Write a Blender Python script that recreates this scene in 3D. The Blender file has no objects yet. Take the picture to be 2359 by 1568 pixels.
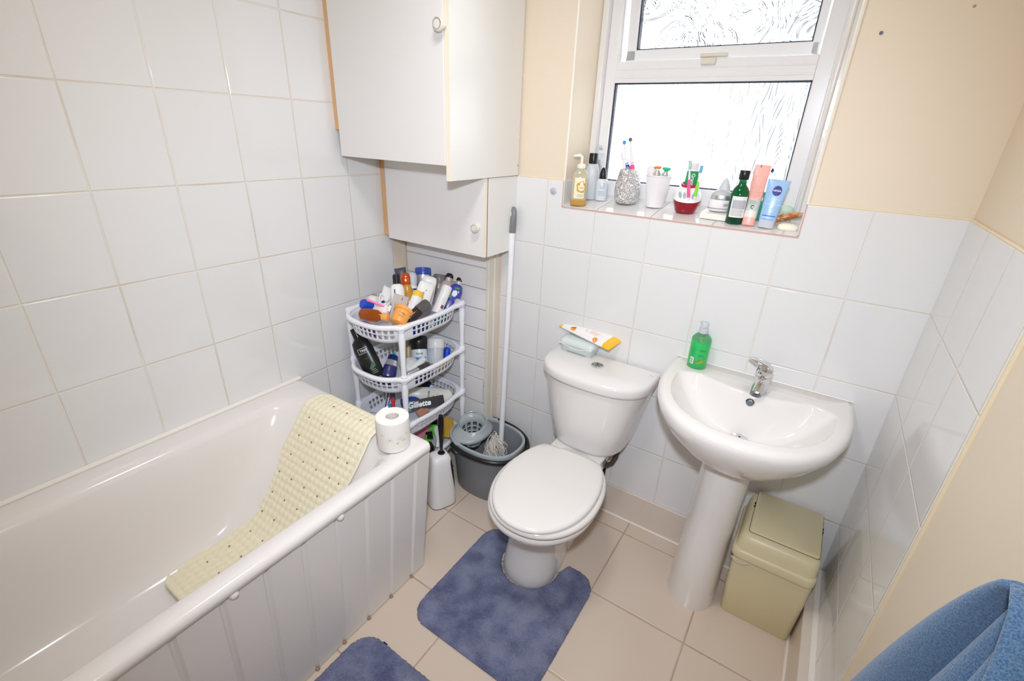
import bpy, math, random
from mathutils import Vector, Matrix
random.seed(7)
sc = bpy.context.scene
COL = sc.collection
PI = math.pi
# ------------------------------------------------------------------ camera
FW, FH, FPX = 2359.0, 1568.0, 1082.0
CAM = Vector((1.5821, -1.6146, 1.5332))
RX = Vector((0.8333, 0.5515, 0.0397)); RZ = Vector((-0.4909, 0.7704, -0.4069)).normalized()
RX = (RX - RZ * RX.dot(RZ)).normalized(); RY = RZ.cross(RX)      # right, forward, down
cd = bpy.data.cameras.new('camera'); cam = bpy.data.objects.new('camera', cd); COL.objects.link(cam)
cd.sensor_width = 36; cd.lens = FPX / FW * 36; cd.clip_start = 0.02; cd.clip_end = 60
m = Matrix((RX, -RY, -RZ)).transposed().to_4x4(); m.translation = CAM
cam.matrix_world = m; sc.camera = cam

def ray(px, py):
    return (RX * ((px - FW / 2) / FPX) + RY * ((py - FH / 2) / FPX) + RZ)
def at(px, py, ax, v):
    """the point of the room seen at a pixel of the photograph, on the plane axis = v"""
    d = ray(px, py); i = 'xyz'.index(ax)
    return CAM + d * ((v - CAM[i]) / d[i])
def far(px, py, dist):
    return CAM + ray(px, py).normalized() * dist

# ------------------------------------------------------------------ materials
def lin(c):
    return c / 12.92 if c <= 0.04045 else ((c + 0.055) / 1.055) ** 2.4
def rgb(r, g, b):
    return (lin(r / 255), lin(g / 255), lin(b / 255), 1)
MATS = {}
def mat(name, col=(200, 200, 200), rough=0.4, metal=0.0, trans=0.0, ior=1.45, coat=0.0, sheen=0.0, bump=None, sss=0.0, alpha=1.0, spec=0.5, emit=None):
    if name in MATS: return MATS[name]
    M = bpy.data.materials.new(name); M.use_nodes = True
    nt = M.node_tree; b = nt.nodes['Principled BSDF']
    b.inputs['Base Color'].default_value = rgb(*col); b.inputs['Roughness'].default_value = rough
    b.inputs['Metallic'].default_value = metal; b.inputs['Transmission Weight'].default_value = trans
    b.inputs['IOR'].default_value = ior; b.inputs['Coat Weight'].default_value = coat
    b.inputs['Sheen Weight'].default_value = sheen; b.inputs['Specular IOR Level'].default_value = spec
    b.inputs['Alpha'].default_value = alpha
    if sss:
        b.inputs['Subsurface Weight'].default_value = sss; b.inputs['Subsurface Radius'].default_value = (0.02, 0.02, 0.02)
    if bump:
        scale, dist = bump
        tc = nt.nodes.new('ShaderNodeTexCoord'); nz = nt.nodes.new('ShaderNodeTexNoise'); bp = nt.nodes.new('ShaderNodeBump')
        nz.inputs['Scale'].default_value = scale; nz.inputs['Detail'].default_value = 3
        bp.inputs['Distance'].default_value = dist; bp.inputs['Strength'].default_value = 1
        nt.links.new(tc.outputs['Object'], nz.inputs['Vector']); nt.links.new(nz.outputs['Fac'], bp.inputs['Height'])
        nt.links.new(bp.outputs['Normal'], b.inputs['Normal'])
    MATS[name] = M
    return M

class NT:
    def __init__(self, nt): self.nt = nt
    def n(self, kind, **kw):
        nd = self.nt.nodes.new(kind)
        for k, v in kw.items(): setattr(nd, k, v)
        return nd
    def l(self, a, b): self.nt.links.new(a, b)
    def math(self, op, a, b=None, clamp=False):
        nd = self.n('ShaderNodeMath', operation=op); nd.use_clamp = clamp
        for i, v in enumerate((a, b)):
            if v is None: continue
            if isinstance(v, (int, float)): nd.inputs[i].default_value = v
            else: self.l(v, nd.inputs[i])
        return nd.outputs[0]
    def ramp(self, v, a, b, c=0.0, d=1.0, smooth=True):
        nd = self.n('ShaderNodeMapRange'); nd.interpolation_type = 'SMOOTHSTEP' if smooth else 'LINEAR'
        self.l(v, nd.inputs['Value'])
        for k, x in zip(('From Min', 'From Max', 'To Min', 'To Max'), (a, b, c, d)): nd.inputs[k].default_value = x
        return nd.outputs['Result']
    def mix(self, f, a, b):
        nd = self.n('ShaderNodeMix', data_type='RGBA')
        if isinstance(f, (int, float)): nd.inputs[0].default_value = f
        else: self.l(f, nd.inputs[0])
        for i, v in ((6, a), (7, b)):
            if isinstance(v, tuple): nd.inputs[i].default_value = v
            else: self.l(v, nd.inputs[i])
        return nd.outputs[2]

def tile_mat(name, col, grout, grout2, lines, gw=0.003, rough=0.08, depth=0.0012, wav=0.00025, spec=0.5, stain=0.45):
    """glazed tiles laid on world-space lines: lines = [(axis, offset, pitch), ...]"""
    M = bpy.data.materials.new(name); M.use_nodes = True
    t = NT(M.node_tree); b = M.node_tree.nodes['Principled BSDF']
    tc = t.n('ShaderNodeTexCoord'); sp = t.n('ShaderNodeSeparateXYZ'); t.l(tc.outputs['Object'], sp.inputs[0])
    dist = None; cells = []
    for ax, off, pitch in lines:
        u = t.math('DIVIDE', t.math('SUBTRACT', sp.outputs[ax.upper()], off), pitch)
        cells.append(t.math('FLOOR', u))
        fr = t.math('SUBTRACT', t.math('FRACT', t.math('ADD', u, 0.5)), 0.5)
        d = t.math('MULTIPLY', t.math('ABSOLUTE', fr), pitch)
        dist = d if dist is None else t.math('MINIMUM', dist, d)
    f = t.ramp(dist, gw * 0.35, gw * 0.65)
    nz = t.n('ShaderNodeTexNoise'); nz.inputs['Scale'].default_value = 3.5; nz.inputs['Detail'].default_value = 4
    t.l(tc.outputs['Object'], nz.inputs['Vector'])
    g = t.mix(t.ramp(nz.outputs['Fac'], stain, stain + 0.25), rgb(*grout), rgb(*grout2))
    t.l(t.mix(f, g, rgb(*col)), b.inputs['Base Color'])
    rg = t.n('ShaderNodeMapRange'); t.l(f, rg.inputs['Value']); rg.inputs['To Min'].default_value = 0.6; rg.inputs['To Max'].default_value = rough
    t.l(rg.outputs['Result'], b.inputs['Roughness']); b.inputs['Specular IOR Level'].default_value = spec
    h = t.math('MULTIPLY', t.ramp(dist, gw * 0.3, gw * 1.3), depth)
    nz2 = t.n('ShaderNodeTexNoise'); nz2.inputs['Scale'].default_value = 14; nz2.inputs['Detail'].default_value = 1
    mp = t.n('ShaderNodeMapping'); mp.inputs['Scale'].default_value = (1, 1, 0.25)
    t.l(tc.outputs['Object'], mp.inputs['Vector']); t.l(mp.outputs['Vector'], nz2.inputs['Vector'])
    h = t.math('ADD', h, t.math('MULTIPLY', nz2.outputs['Fac'], wav))
    bp = t.n('ShaderNodeBump'); bp.inputs['Distance'].default_value = 1.0; bp.inputs['Strength'].default_value = 1.0
    t.l(h, bp.inputs['Height']); t.l(bp.outputs['Normal'], b.inputs['Normal'])
    MATS[name] = M
    return M

WHITE_TILE = (229, 228, 227)
M_left = tile_mat('tiles_left', WHITE_TILE, (233, 222, 206), (212, 196, 174), [('y', -1.1642, 0.2014), ('z', 1.5994, 0.25)])
M_back = tile_mat('tiles_back', WHITE_TILE, (236, 226, 212), (220, 204, 188), [('x', 0.6809, 0.2014), ('z', 1.126, 0.25)])
M_right = tile_mat('tiles_right', WHITE_TILE, (236, 226, 208), (222, 206, 186), [('y', 0.0, 0.2014), ('z', 1.126, 0.25)])
M_sill = tile_mat('tiles_sill', (234, 232, 230), (226, 208, 196), (205, 170, 160), [('x', 0.6809, 0.2014)])
M_floor = tile_mat('tiles_floor', (217, 200, 183), (196, 172, 146), (176, 150, 122), [('x', 1.208, 0.3385), ('y', -0.416, 0.3335)], gw=0.0045, rough=0.22, wav=0.0001, stain=0.4)
M_cream = mat('cream_paint', (231, 216, 194), 0.55, bump=(60, 0.0004))
M_ceil = mat('ceiling_white', (240, 238, 232), 0.8)
M_gloss = mat('white_gloss_paint', (232, 229, 226), 0.2, bump=(30, 0.0006))
M_upvc = mat('white_upvc', (236, 235, 235), 0.22)
M_caulk = mat('cream_caulk', (233, 219, 190), 0.5)
M_pink = mat('pink_grout_edge', (205, 168, 156), 0.6, bump=(80, 0.001))
M_gasket = mat('dark_gasket', (40, 46, 66), 0.5)
M_ceram = mat('white_ceramic', (233, 230, 227), 0.06, coat=0.3)
M_ceram2 = mat('basin_ceramic', (233, 229, 225), 0.06, coat=0.3)
M_acryl = mat('bath_acrylic', (232, 227, 224), 0.12, coat=0.2)
M_seat = mat('seat_plastic', (229, 225, 220), 0.12)
M_chrome = mat('chrome', (225, 225, 228), 0.06, metal=1)
M_board = mat('white_laminate', (233, 230, 227), 0.3, bump=(120, 0.0002))
M_board2 = mat('white_laminate_side', (230, 228, 224), 0.3, bump=(120, 0.0002))
M_edge = mat('cream_edging', (240, 229, 208), 0.4)
M_wood = mat('pine_batten', (222, 178, 130), 0.5, bump=(50, 0.0006))
M_brown = mat('raw_chipboard', (150, 108, 84), 0.8)
M_pwhite = mat('rack_plastic', (240, 241, 246), 0.3)
M_grey = mat('bucket_grey', (128, 132, 136), 0.4)
M_lgrey = mat('wringer_grey', (170, 178, 180), 0.28)
M_black = mat('black_plastic', (24, 24, 26), 0.3)
M_dark = mat('dark_void', (14, 14, 16), 0.6)
M_navy = mat('navy_plastic', (28, 36, 104), 0.3)
M_blue = mat('blue_plastic', (24, 74, 196), 0.25)
M_white = mat('white_plastic', (236, 235, 234), 0.3)
M_clear = mat('clear_plastic', (246, 248, 250), 0.06, trans=0.92, ior=1.3)
M_cloudy = mat('cloudy_plastic', (232, 236, 240), 0.35, trans=0.35)
M_silver = mat('silver_band', (214, 216, 220), 0.25, metal=0.8)
M_cream_rubber = mat('cream_rubber', (238, 230, 202), 0.35, sss=0.05)
M_bin = mat('bin_beige', (219, 207, 168), 0.35, bump=(300, 0.0001))
M_paper = mat('tissue_paper', (243, 241, 236), 0.9, bump=(250, 0.0004))
M_orange = mat('orange_plastic', (242, 168, 84), 0.35)
M_amber = mat('amber_liquid', (190, 96, 22), 0.1, trans=0.55)
M_ambery = mat('amber_shampoo', (222, 166, 66), 0.2, trans=0.25)
M_pink_p = mat('pink_plastic', (240, 110, 160), 0.3)
M_text_d = mat('ink_dark', (40, 44, 60), 0.6)
M_text_w = mat('ink_white', (245, 245, 245), 0.5)
M_text_b = mat('ink_blue', (60, 110, 190), 0.6)
M_text_g = mat('ink_grey', (150, 152, 158), 0.6)
M_text_o = mat('ink_orange', (240, 140, 60), 0.6)
M_label = mat('paper_label', (238, 238, 234), 0.6)

# ------------------------------------------------------------------ mesh builder
class MB:
    def __init__(self): self.v = []; self.f = []; self.mi = []
    def add(self, vs, fs, mi=0):
        o = len(self.v); self.v += [tuple(p) for p in vs]; self.f += [tuple(i + o for i in q) for q in fs]; self.mi += [mi] * len(fs)
        return self
    def box(self, x0, x1, y0, y1, z0, z1, mi=0):
        x0, x1 = sorted((x0, x1)); y0, y1 = sorted((y0, y1)); z0, z1 = sorted((z0, z1))
        vs = [(x, y, z) for z in (z0, z1) for y in (y0, y1) for x in (x0, x1)]
        return self.add(vs, [(0, 2, 3, 1), (4, 5, 7, 6), (0, 1, 5, 4), (2, 6, 7, 3), (0, 4, 6, 2), (1, 3, 7, 5)], mi)
    def rings(self, rs, cap0=True, cap1=True, closed=True, mi=0):
        n = len(rs[0]); vs = [p for r in rs for p in r]; fs = []
        for i in range(len(rs) - 1):
            for j in range(n if closed else n - 1):
                k = (j + 1) % n
                fs.append((i * n + j, i * n + k, (i + 1) * n + k, (i + 1) * n + j))
        if cap0: fs.append(tuple(reversed(range(n))))
        if cap1: fs.append(tuple((len(rs) - 1) * n + j for j in range(n)))
        return self.add(vs, fs, mi)
    def lathe(self, prof, n=28, sy=1.0, cx=0, cy=0, cap0=True, cap1=True, mi=0):
        rs = [[(cx + r * math.cos(2 * PI * j / n), cy + sy * r * math.sin(2 * PI * j / n), z) for j in range(n)] for r, z in prof]
        return self.rings(rs, cap0, cap1, mi=mi)
    def tube(self, pts, rad, n=10, caps=True, closed=False, mi=0):
        pts = [Vector(p) for p in pts]; N = len(pts); rs = []
        rad = rad if isinstance(rad, (list, tuple)) else [rad] * N
        up = None
        for i in range(N):
            a = pts[(i - 1) % N] if (i or closed) else pts[0]; b = pts[(i + 1) % N] if (i < N - 1 or closed) else pts[-1]
            t = (b - a)
            t = t.normalized() if t.length > 1e-9 else Vector((0, 0, 1))
            if up is None:
                up = Vector((0, 0, 1)) if abs(t.z) < 0.9 else Vector((1, 0, 0))
            s = t.cross(up).normalized(); up = s.cross(t).normalized()
            rs.append([pts[i] + (s * math.cos(2 * PI * j / n) + up * math.sin(2 * PI * j / n)) * rad[i] for j in range(n)])
        if closed: rs.append(rs[0])
        return self.rings(rs, caps and not closed, caps and not closed, mi=mi)
    def grid(self, P, mi=0, flip=False):
        r, c = len(P), len(P[0]); vs = [p for row in P for p in row]; fs = []
        for i in range(r - 1):
            for j in range(c - 1):
                q = (i * c + j, i * c + j + 1, (i + 1) * c + j + 1, (i + 1) * c + j)
                fs.append(q[::-1] if flip else q)
        return self.add(vs, fs, mi)
    def xf(self, M):
        self.v = [tuple(M @ Vector(p)) for p in self.v]; return self
    def build(self, name, mats, parent=None, smooth=True, angle=35, bevel=0, seg=2, subd=0, solid=0, recalc=True):
        me = bpy.data.meshes.new(name); me.from_pydata(self.v, [], self.f)
        mats = mats if isinstance(mats, (list, tuple)) else [mats]
        for m_ in mats: me.materials.append(m_)
        me.polygons.foreach_set('material_index', self.mi)
        if recalc:
            import bmesh
            bm = bmesh.new(); bm.from_mesh(me); bmesh.ops.remove_doubles(bm, verts=bm.verts, dist=1e-6)
            bmesh.ops.recalc_face_normals(bm, faces=bm.faces); bm.to_mesh(me); bm.free()
        if smooth:
            me.polygons.foreach_set('use_smooth', [True] * len(me.polygons))
            if angle < 179: me.set_sharp_from_angle(angle=math.radians(angle))
        me.update()
        o = bpy.data.objects.new(name, me); COL.objects.link(o)
        if parent: o.parent = parent
        if solid:
            md = o.modifiers.new('thick', 'SOLIDIFY'); md.thickness = solid; md.offset = 0
        if subd:
            md = o.modifiers.new('subd', 'SUBSURF'); md.levels = subd; md.render_levels = subd
        if bevel:
            md = o.modifiers.new('bevel', 'BEVEL'); md.width = bevel; md.segments = seg; md.limit_method = 'ANGLE'; md.angle_limit = math.radians(40)
            md.harden_normals = False
        return o

def struct(o):
    o['kind'] = 'structure'; return o
def tag(o, label, cat, group=None):
    o['label'] = label; o['category'] = cat
    if group: o['group'] = group
    return o
def thing(name, label, cat, loc=(0, 0, 0), group=None, M=None):
    o = bpy.data.objects.new(name, None); COL.objects.link(o); o.empty_display_size = 0.02
    if M is not None: o.matrix_world = M
    else: o.location = loc
    return tag(o, label, cat, group)
def axis_M(base, tip, roll=0.0, front=None):
    """local z runs base -> tip, local -y faces the viewer side of the room"""
    base = Vector(base); z = (Vector(tip) - base).normalized()
    f = (CAM - base) if front is None else Vector(front)
    f = (f - z * f.dot(z)).normalized(); y = -f; x = y.cross(z).normalized()
    M = Matrix((x, y, z)).transposed().to_4x4() @ Matrix.Rotation(roll, 4, 'Z')
    M.translation = base
    return M
def text_mesh(body, size, bold=.012, shear=0.0):
    cu = bpy.data.curves.new('letters', 'FONT'); cu.body = body; cu.size = size; cu.align_x = 'CENTER'; cu.align_y = 'CENTER'; cu.resolution_u = 3; cu.offset = bold * size; cu.shear = shear
    ob = bpy.data.objects.new('letters', cu)
    me = bpy.data.meshes.new_from_object(ob)
    vs = [tuple(v.co) for v in me.vertices]; fs = [tuple(p.vertices) for p in me.polygons]
    bpy.data.objects.remove(ob); bpy.data.curves.remove(cu); bpy.data.meshes.remove(me)
    return vs, fs
def wrap(r, sy=1.0, off=0.0006):
    """(u, v) on the front (-y) of an upright cylinder of radius r"""
    def f(u, v):
        a = u / max(r, 1e-6); return ((r + off) * math.sin(a), -(r * sy + off) * math.cos(a), v)
    return f
def lettering(parent, body, size, M_, fn, u0=0, v0=0, rot=0.0, name='lettering', sx=1.0):
    vs, fs = text_mesh(body, size); c, s = math.cos(rot), math.sin(rot)
    mb = MB(); mb.add([fn(u0 + (x * c - y * s) * sx, v0 + (x * s + y * c)) for x, y, _ in vs], fs)
    return mb.build(name, M_, parent, smooth=False, recalc=False)
def patch(parent, name, M_, fn, u0, u1, v0, v1, nu=10, nv=2):
    mb = MB(); mb.grid([[fn(u0 + (u1 - u0) * j / nu, v0 + (v1 - v0) * i / nv) for j in range(nu + 1)] for i in range(nv + 1)])
    return mb.build(name, M_, parent, recalc=False)
def blob(parent, name, M_, fn, uc, vc, ru, rv, n=24, rot=0.0, wob=0.0):
    pts = []
    for k in range(n):
        a = 2 * PI * k / n; w = 1 + wob * math.sin(5 * a + 1) * 0.5 + wob * math.sin(11 * a) * 0.4
        x, y = ru * w * math.cos(a), rv * w * math.sin(a)
        pts.append(fn(uc + x * math.cos(rot) - y * math.sin(rot), vc + x * math.sin(rot) + y * math.cos(rot)))
    mb = MB(); mb.add([fn(uc, vc)] + pts, [(0, 1 + k, 1 + (k + 1) % n) for k in range(n)])
    return mb.build(name, M_, parent, recalc=False)
def lines_of_print(parent, M_, fn, u0, u1, v0, v1, n, h=0.0012, name='small_print', seed=1):
    rd = random.Random(seed); mb = MB()
    for i in range(n):
        v = v1 + (v0 - v1) * (i + 0.5) / n; e = u0 + (u1 - u0) * rd.uniform(0.75, 1.0)
        k = 8
        mb.grid([[fn(u0 + (e - u0) * j / k, v + hh) for j in range(k + 1)] for hh in (0, h)])
    return mb.build(name, M_, parent, recalc=False)
def sell(a, b, n=2.0, N=40, cx=0, cy=0, z=0):
    out = []
    for k in range(N):
        t = 2 * PI * k / N; c, s = math.cos(t), math.sin(t)
        out.append((cx + a * math.copysign(abs(c) ** (2 / n), c), cy + b * math.copysign(abs(s) ** (2 / n), s), z))
    return out
# ------------------------------------------------------------------ the room
XR, YF, ZC = 1.881, -2.46, 2.36
WX0, WX1, WZ0, WZ1 = 0.748, 1.529, 1.286, 2.22            # window opening
struct(MB().box(-0.1, XR + 0.12, YF, 0.3, -0.1, 0).build('floor', M_floor, smooth=False))
struct(MB().box(-0.1, XR + 0.12, YF, 0.32, ZC, ZC + 0.1).build('ceiling', M_ceil, smooth=False))
struct(MB().box(-0.1, -0.006, YF, 0.3, 0, ZC).build('wall_left', M_cream, smooth=False))
mb = MB().box(-0.006, WX0, 0.006, 0.3, 0, ZC).box(WX1, XR + 0.12, 0.006, 0.3, 0, ZC).box(WX0, WX1, 0.006, 0.3, 0, WZ0 - 0.012).box(WX0, WX1, 0.006, 0.3, WZ1, ZC)
struct(mb.build('wall_back', M_cream, smooth=False))
struct(MB().box(XR + 0.006, XR + 0.12, YF, 0.3, 0, ZC).build('wall_right', M_cream, smooth=False))
struct(MB().box(-0.1, XR + 0.12, YF - 0.1, YF, 0, ZC).build('wall_front', M_cream, smooth=False))
# tiling
struct(MB().box(-0.006, 0, YF, -0.155, 0, ZC).build('trim_1', M_left, smooth=False))
mb = MB().box(0, WX0, 0, 0.006, 0, 1.375).box(WX0, WX1, 0, 0.006, 0, WZ0 - 0.006).box(WX1, XR, 0, 0.006, 0, 1.375)
mb.box(WX0, WX0 + 0.005, 0, 0.19, WZ0 - 0.004, 1.375).box(WX1 - 0.005, WX1, 0, 0.19, WZ0 - 0.004, 1.375)
struct(mb.build('trim_2', M_back, smooth=False))
struct(MB().box(XR, XR + 0.006, -0.612, 0, 0, 1.375).build('trim_3', M_right, smooth=False))
# caulk lines over and beside the tiling
mb = MB()
mb.tube([(0.55, 0.003, 1.377), (WX0, 0.003, 1.377)], 0.003, 6).tube([(WX1, 0.003, 1.377), (XR, 0.003, 1.377)], 0.003, 6)
mb.tube([(XR + 0.003, 0, 1.377), (XR + 0.003, -0.612, 1.377)], 0.004, 6)
mb.box(XR + 0.001, XR + 0.006, -0.619, -0.612, 0.18, 1.377)
struct(mb.build('trim_4', M_caulk))
# skirting tiles
struct(MB().box(0.475, XR, -0.010, 0, 0, 0.150).build('baseboard_back', mat('skirting_tile', (220, 207, 194), 0.25, bump=(40, 0.0006)), bevel=0.003))
struct(MB().box(XR - 0.040, XR, -0.9, -0.010, 0, 0.175).build('baseboard_right', MATS['skirting_tile'], bevel=0.003))
mb = MB().tube([(0.475, -0.012, 0.003), (XR - 0.04, -0.012, 0.003)], 0.005, 6).tube([(XR - 0.043, -0.012, 0.003), (XR - 0.043, -0.9, 0.003)], 0.005, 6)
mb.box(XR - 0.014, XR, -0.9, -0.010, 0.1745, 0.177)
struct(mb.build('trim_5', mat('skirting_grout', (240, 232, 222), 0.5, bump=(60, 0.0015))))
# window sill slab, front edge worn pink
struct(MB().add([(WX0, 0, WZ0), (WX1, 0, WZ0), (WX1, 0.3, WZ0 + 0.042), (WX0, 0.3, WZ0 + 0.042), (WX0, 0, WZ0 - 0.006), (WX1, 0, WZ0 - 0.006), (WX1, 0.3, WZ0 - 0.006), (WX0, 0.3, WZ0 - 0.006)],
       [(0, 1, 2, 3), (4, 7, 6, 5), (0, 4, 5, 1), (1, 5, 6, 2), (2, 6, 7, 3), (3, 7, 4, 0)]).build('trim_6', M_sill, smooth=False))
mb = MB().box(WX0, WX1, -0.0016, 0.0005, WZ0 - 0.006, WZ0 - 0.001).box(WX1 - 0.003, WX1 + 0.001, -0.0012, 0.001, WZ0, 1.375).box(WX0 - 0.001, WX0 + 0.002, -0.0012, 0.001, WZ0, 1.372)
struct(mb.build('trim_7', M_pink, smooth=False))
# pipe boxing with horizontal boards under the cupboards
M_clad = tile_mat('cladding_boards', (234, 232, 231), (212, 210, 213), (220, 217, 218), [('z', 1.005, 0.0935)], gw=0.003, rough=0.3, depth=0.003, wav=0.0001)
struct(MB().box(0, 0.472, -0.072, 0, 0, 1.10).build('trim_8', M_clad, smooth=False))
mb = MB().box(0.462, 0.476, -0.079, -0.040, 0, 1.10).box(0.470, 0.4755, -0.040, 0, 0, 1.10).tube([(0.4755, -0.037, 0), (0.4755, -0.037, 1.10)], 0.006, 8)
struct(mb.build('trim_9', mat('cream_gloss_batten', (226, 220, 206), 0.3), bevel=0.002))
struct(MB().box(0.4755, 0.4785, -0.004, 0, 0.15, 1.09).build('trim_10', mat('old_sealant', (226, 200, 172), 0.6)))
for px, py in ((1116, 674), (1113, 811), (1111, 878)):
    p = at(px, py, 'y', -0.074)
    t = thing('screw_cap', 'small round white screw cap on the boarded boxing, %s' % {674: 'uppermost of the three', 811: 'middle of the three', 878: 'lowest of the three, on the hatch'}[py], 'screw cap', p, 'screw caps on the boxing')
    MB().lathe([(0.0045, 0), (0.0045, 0.002), (0.003, 0.0035)], 14).xf(Matrix.Rotation(PI / 2, 4, 'X')).build('cap', M_board, t)
t = thing('access_hatch', 'small white access hatch cut into the boarded boxing above the grey bucket', 'hatch', (0, 0, 0))
p0, p1 = at(1068, 866, 'y', -0.074), at(1117, 925, 'y', -0.074)
MB().box(0.355, 0.452, -0.077, -0.072, p1.z - 0.01, p0.z + 0.015).build('panel', M_board, t, bevel=0.001)
MB().box(0.354, 0.453, -0.0735, -0.072, p1.z - 0.012, p0.z + 0.017).build('shadow_gap', M_text_g, t)

# ------------------------------------------------------------------ window
def glass_mat(name, kind):
    M = bpy.data.materials.new(name); M.use_nodes = True
    t = NT(M.node_tree); b = M.node_tree.nodes['Principled BSDF']
    b.inputs['Base Color'].default_value = (0.97, 0.99, 1, 1); b.inputs['Roughness'].default_value = 0.03
    b.inputs['Transmission Weight'].default_value = 1; b.inputs['IOR'].default_value = 1.45
    tc = t.n('ShaderNodeTexCoord'); mp = t.n('ShaderNodeMapping'); t.l(tc.outputs['Object'], mp.inputs['Vector'])
    if kind == 'grain':
        mp.inputs['Scale'].default_value = (1, 1, 0.16)
        w = t.n('ShaderNodeTexNoise'); w.inputs['Scale'].default_value = 9; w.inputs['Detail'].default_value = 2; t.l(mp.outputs[0], w.inputs['Vector'])
        s = t.math('SINE', t.math('MULTIPLY', w.outputs['Fac'], 330.0))
        mp2 = t.n('ShaderNodeMapping'); mp2.inputs['Scale'].default_value = (0.5, 1, 2.4); t.l(tc.outputs['Object'], mp2.inputs['Vector'])
        n2 = t.n('ShaderNodeTexNoise'); n2.inputs['Scale'].default_value = 90; n2.inputs['Detail'].default_value = 2; t.l(mp2.outputs[0], n2.inputs['Vector'])
        h = t.math('ADD', t.math('MULTIPLY', s, 0.30), n2.outputs['Fac']); dist = 0.0013
    else:
        w = t.n('ShaderNodeTexNoise'); w.inputs['Scale'].default_value = 7; w.inputs['Detail'].default_value = 1; w.inputs['Distortion'].default_value = 2.2
        t.l(mp.outputs[0], w.inputs['Vector'])
        h = t.math('SINE', t.math('MULTIPLY', w.outputs['Fac'], 70.0)); dist = 0.0012
    bp = t.n('ShaderNodeBump'); bp.inputs['Distance'].default_value = dist; bp.inputs['Strength'].default_value = 1
    t.l(h, bp.inputs['Height']); t.l(bp.outputs['Normal'], b.inputs['Normal'])
    return M
GX0, GX1, FX0, FX1 = 0.810, 1.443, 0.770, 1.488
win = bpy.data.objects.new('window_1', None); COL.objects.link(win); struct(win)
mb = MB().box(FX0, GX0, 0.22, 0.285, 1.312, 2.2).box(GX1, FX1, 0.22, 0.285, 1.312, 2.2).box(GX0, GX1, 0.22, 0.285, 1.312, 1.371).box(GX0, GX1, 0.22, 0.285, 2.15, 2.2)
mb.build('window_frame', M_upvc, win, bevel=0.003)
mb = MB().box(GX0, GX1, 0.218, 0.285, 1.708, 1.775).box(GX0, GX1, 0.2165, 0.219, 1.722, 1.729).box(GX0, GX1, 0.2165, 0.219, 1.748, 1.752)
mb.build('transom', M_upvc, win, bevel=0.002)
mb = MB().box(GX0, GX0 + 0.004, 0.228, 0.245, 1.371, 1.708).box(GX1 - 0.004, GX1, 0.228, 0.245, 1.371, 1.708).box(GX0, GX1, 0.228, 0.245, 1.704, 1.708).box(GX0, GX1, 0.228, 0.245, 1.371, 1.3745)
mb.build('gasket', M_gasket, win, smooth=False)
MB().box(GX0, GX1, 0.246, 0.250, 1.371, 1.708).build('pane', glass_mat('wood_grain_glass', 'grain'), win, smooth=False)
# top-hung casement, pushed open at the bottom
cas = bpy.data.objects.new('casement', None); COL.objects.link(cas); cas.parent = win
cas.location = (0, 0.245, 2.15); cas.rotation_euler = (math.radians(5.0), 0, 0)
CX0, CX1, CB = 0.822, 1.432, -0.368
mb = MB().box(CX0, CX0 + 0.034, 0, 0.05, CB, 0).box(CX1 - 0.02, CX1, 0, 0.05, CB, 0).box(CX0, CX1, 0, 0.05, CB, CB + 0.034).box(CX0, CX1, 0, 0.05, -0.03, 0)
mb.build('sash', M_upvc, cas, bevel=0.003)
mb = MB().box(CX0 + 0.034, CX0 + 0.038, 0.006, 0.03, CB + 0.034, -0.03).box(CX1 - 0.024, CX1 - 0.02, 0.006, 0.03, CB + 0.034, -0.03).box(CX0 + 0.034, CX1 - 0.02, 0.006, 0.03, CB + 0.034, CB + 0.037)
mb.build('sash_gasket', M_gasket, cas, smooth=False)
MB().box(CX0 + 0.034, CX1 - 0.02, 0.026, 0.030, CB + 0.034, -0.03).build('sash_pane', glass_mat('swirl_glass', 'swirl'), cas, smooth=False)
p = at(1632, 141, 'y', 0.214)
mb = MB().box(p.x - 0.022, p.x + 0.024, 0.206, 0.219, p.z - 0.010, p.z + 0.010).box(p.x - 0.03, p.x + 0.055, 0.212, 0.232, p.z + 0.012, p.z + 0.024)
mb.build('window_latch', mat('latch_cream', (222, 214, 200), 0.35), win, bevel=0.003)
# painted fillets between frame and reveal
mb = MB().box(WX0, FX0, 0.19, 0.3, WZ0 + 0.02, WZ1).box(FX1, WX1, 0.19, 0.3, WZ0 + 0.02, WZ1).tube([(FX1 + 0.012, 0.19, 1.33), (FX1 + 0.012, 0.19, WZ1)], 0.008, 8)
struct(mb.build('trim_11', M_gloss, bevel=0.003))
mb = MB().tube([(WX1 - 0.001, 0.003, 1.376), (WX1 - 0.001, 0.003, WZ1)], 0.005, 8).tube([(WX0 + 0.001, 0.004, 1.376), (WX0 + 0.001, 0.004, WZ1)], 0.004, 8)
struct(mb.build('trim_12', mat('reveal_bead', (240, 234, 220), 0.4)))

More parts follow.
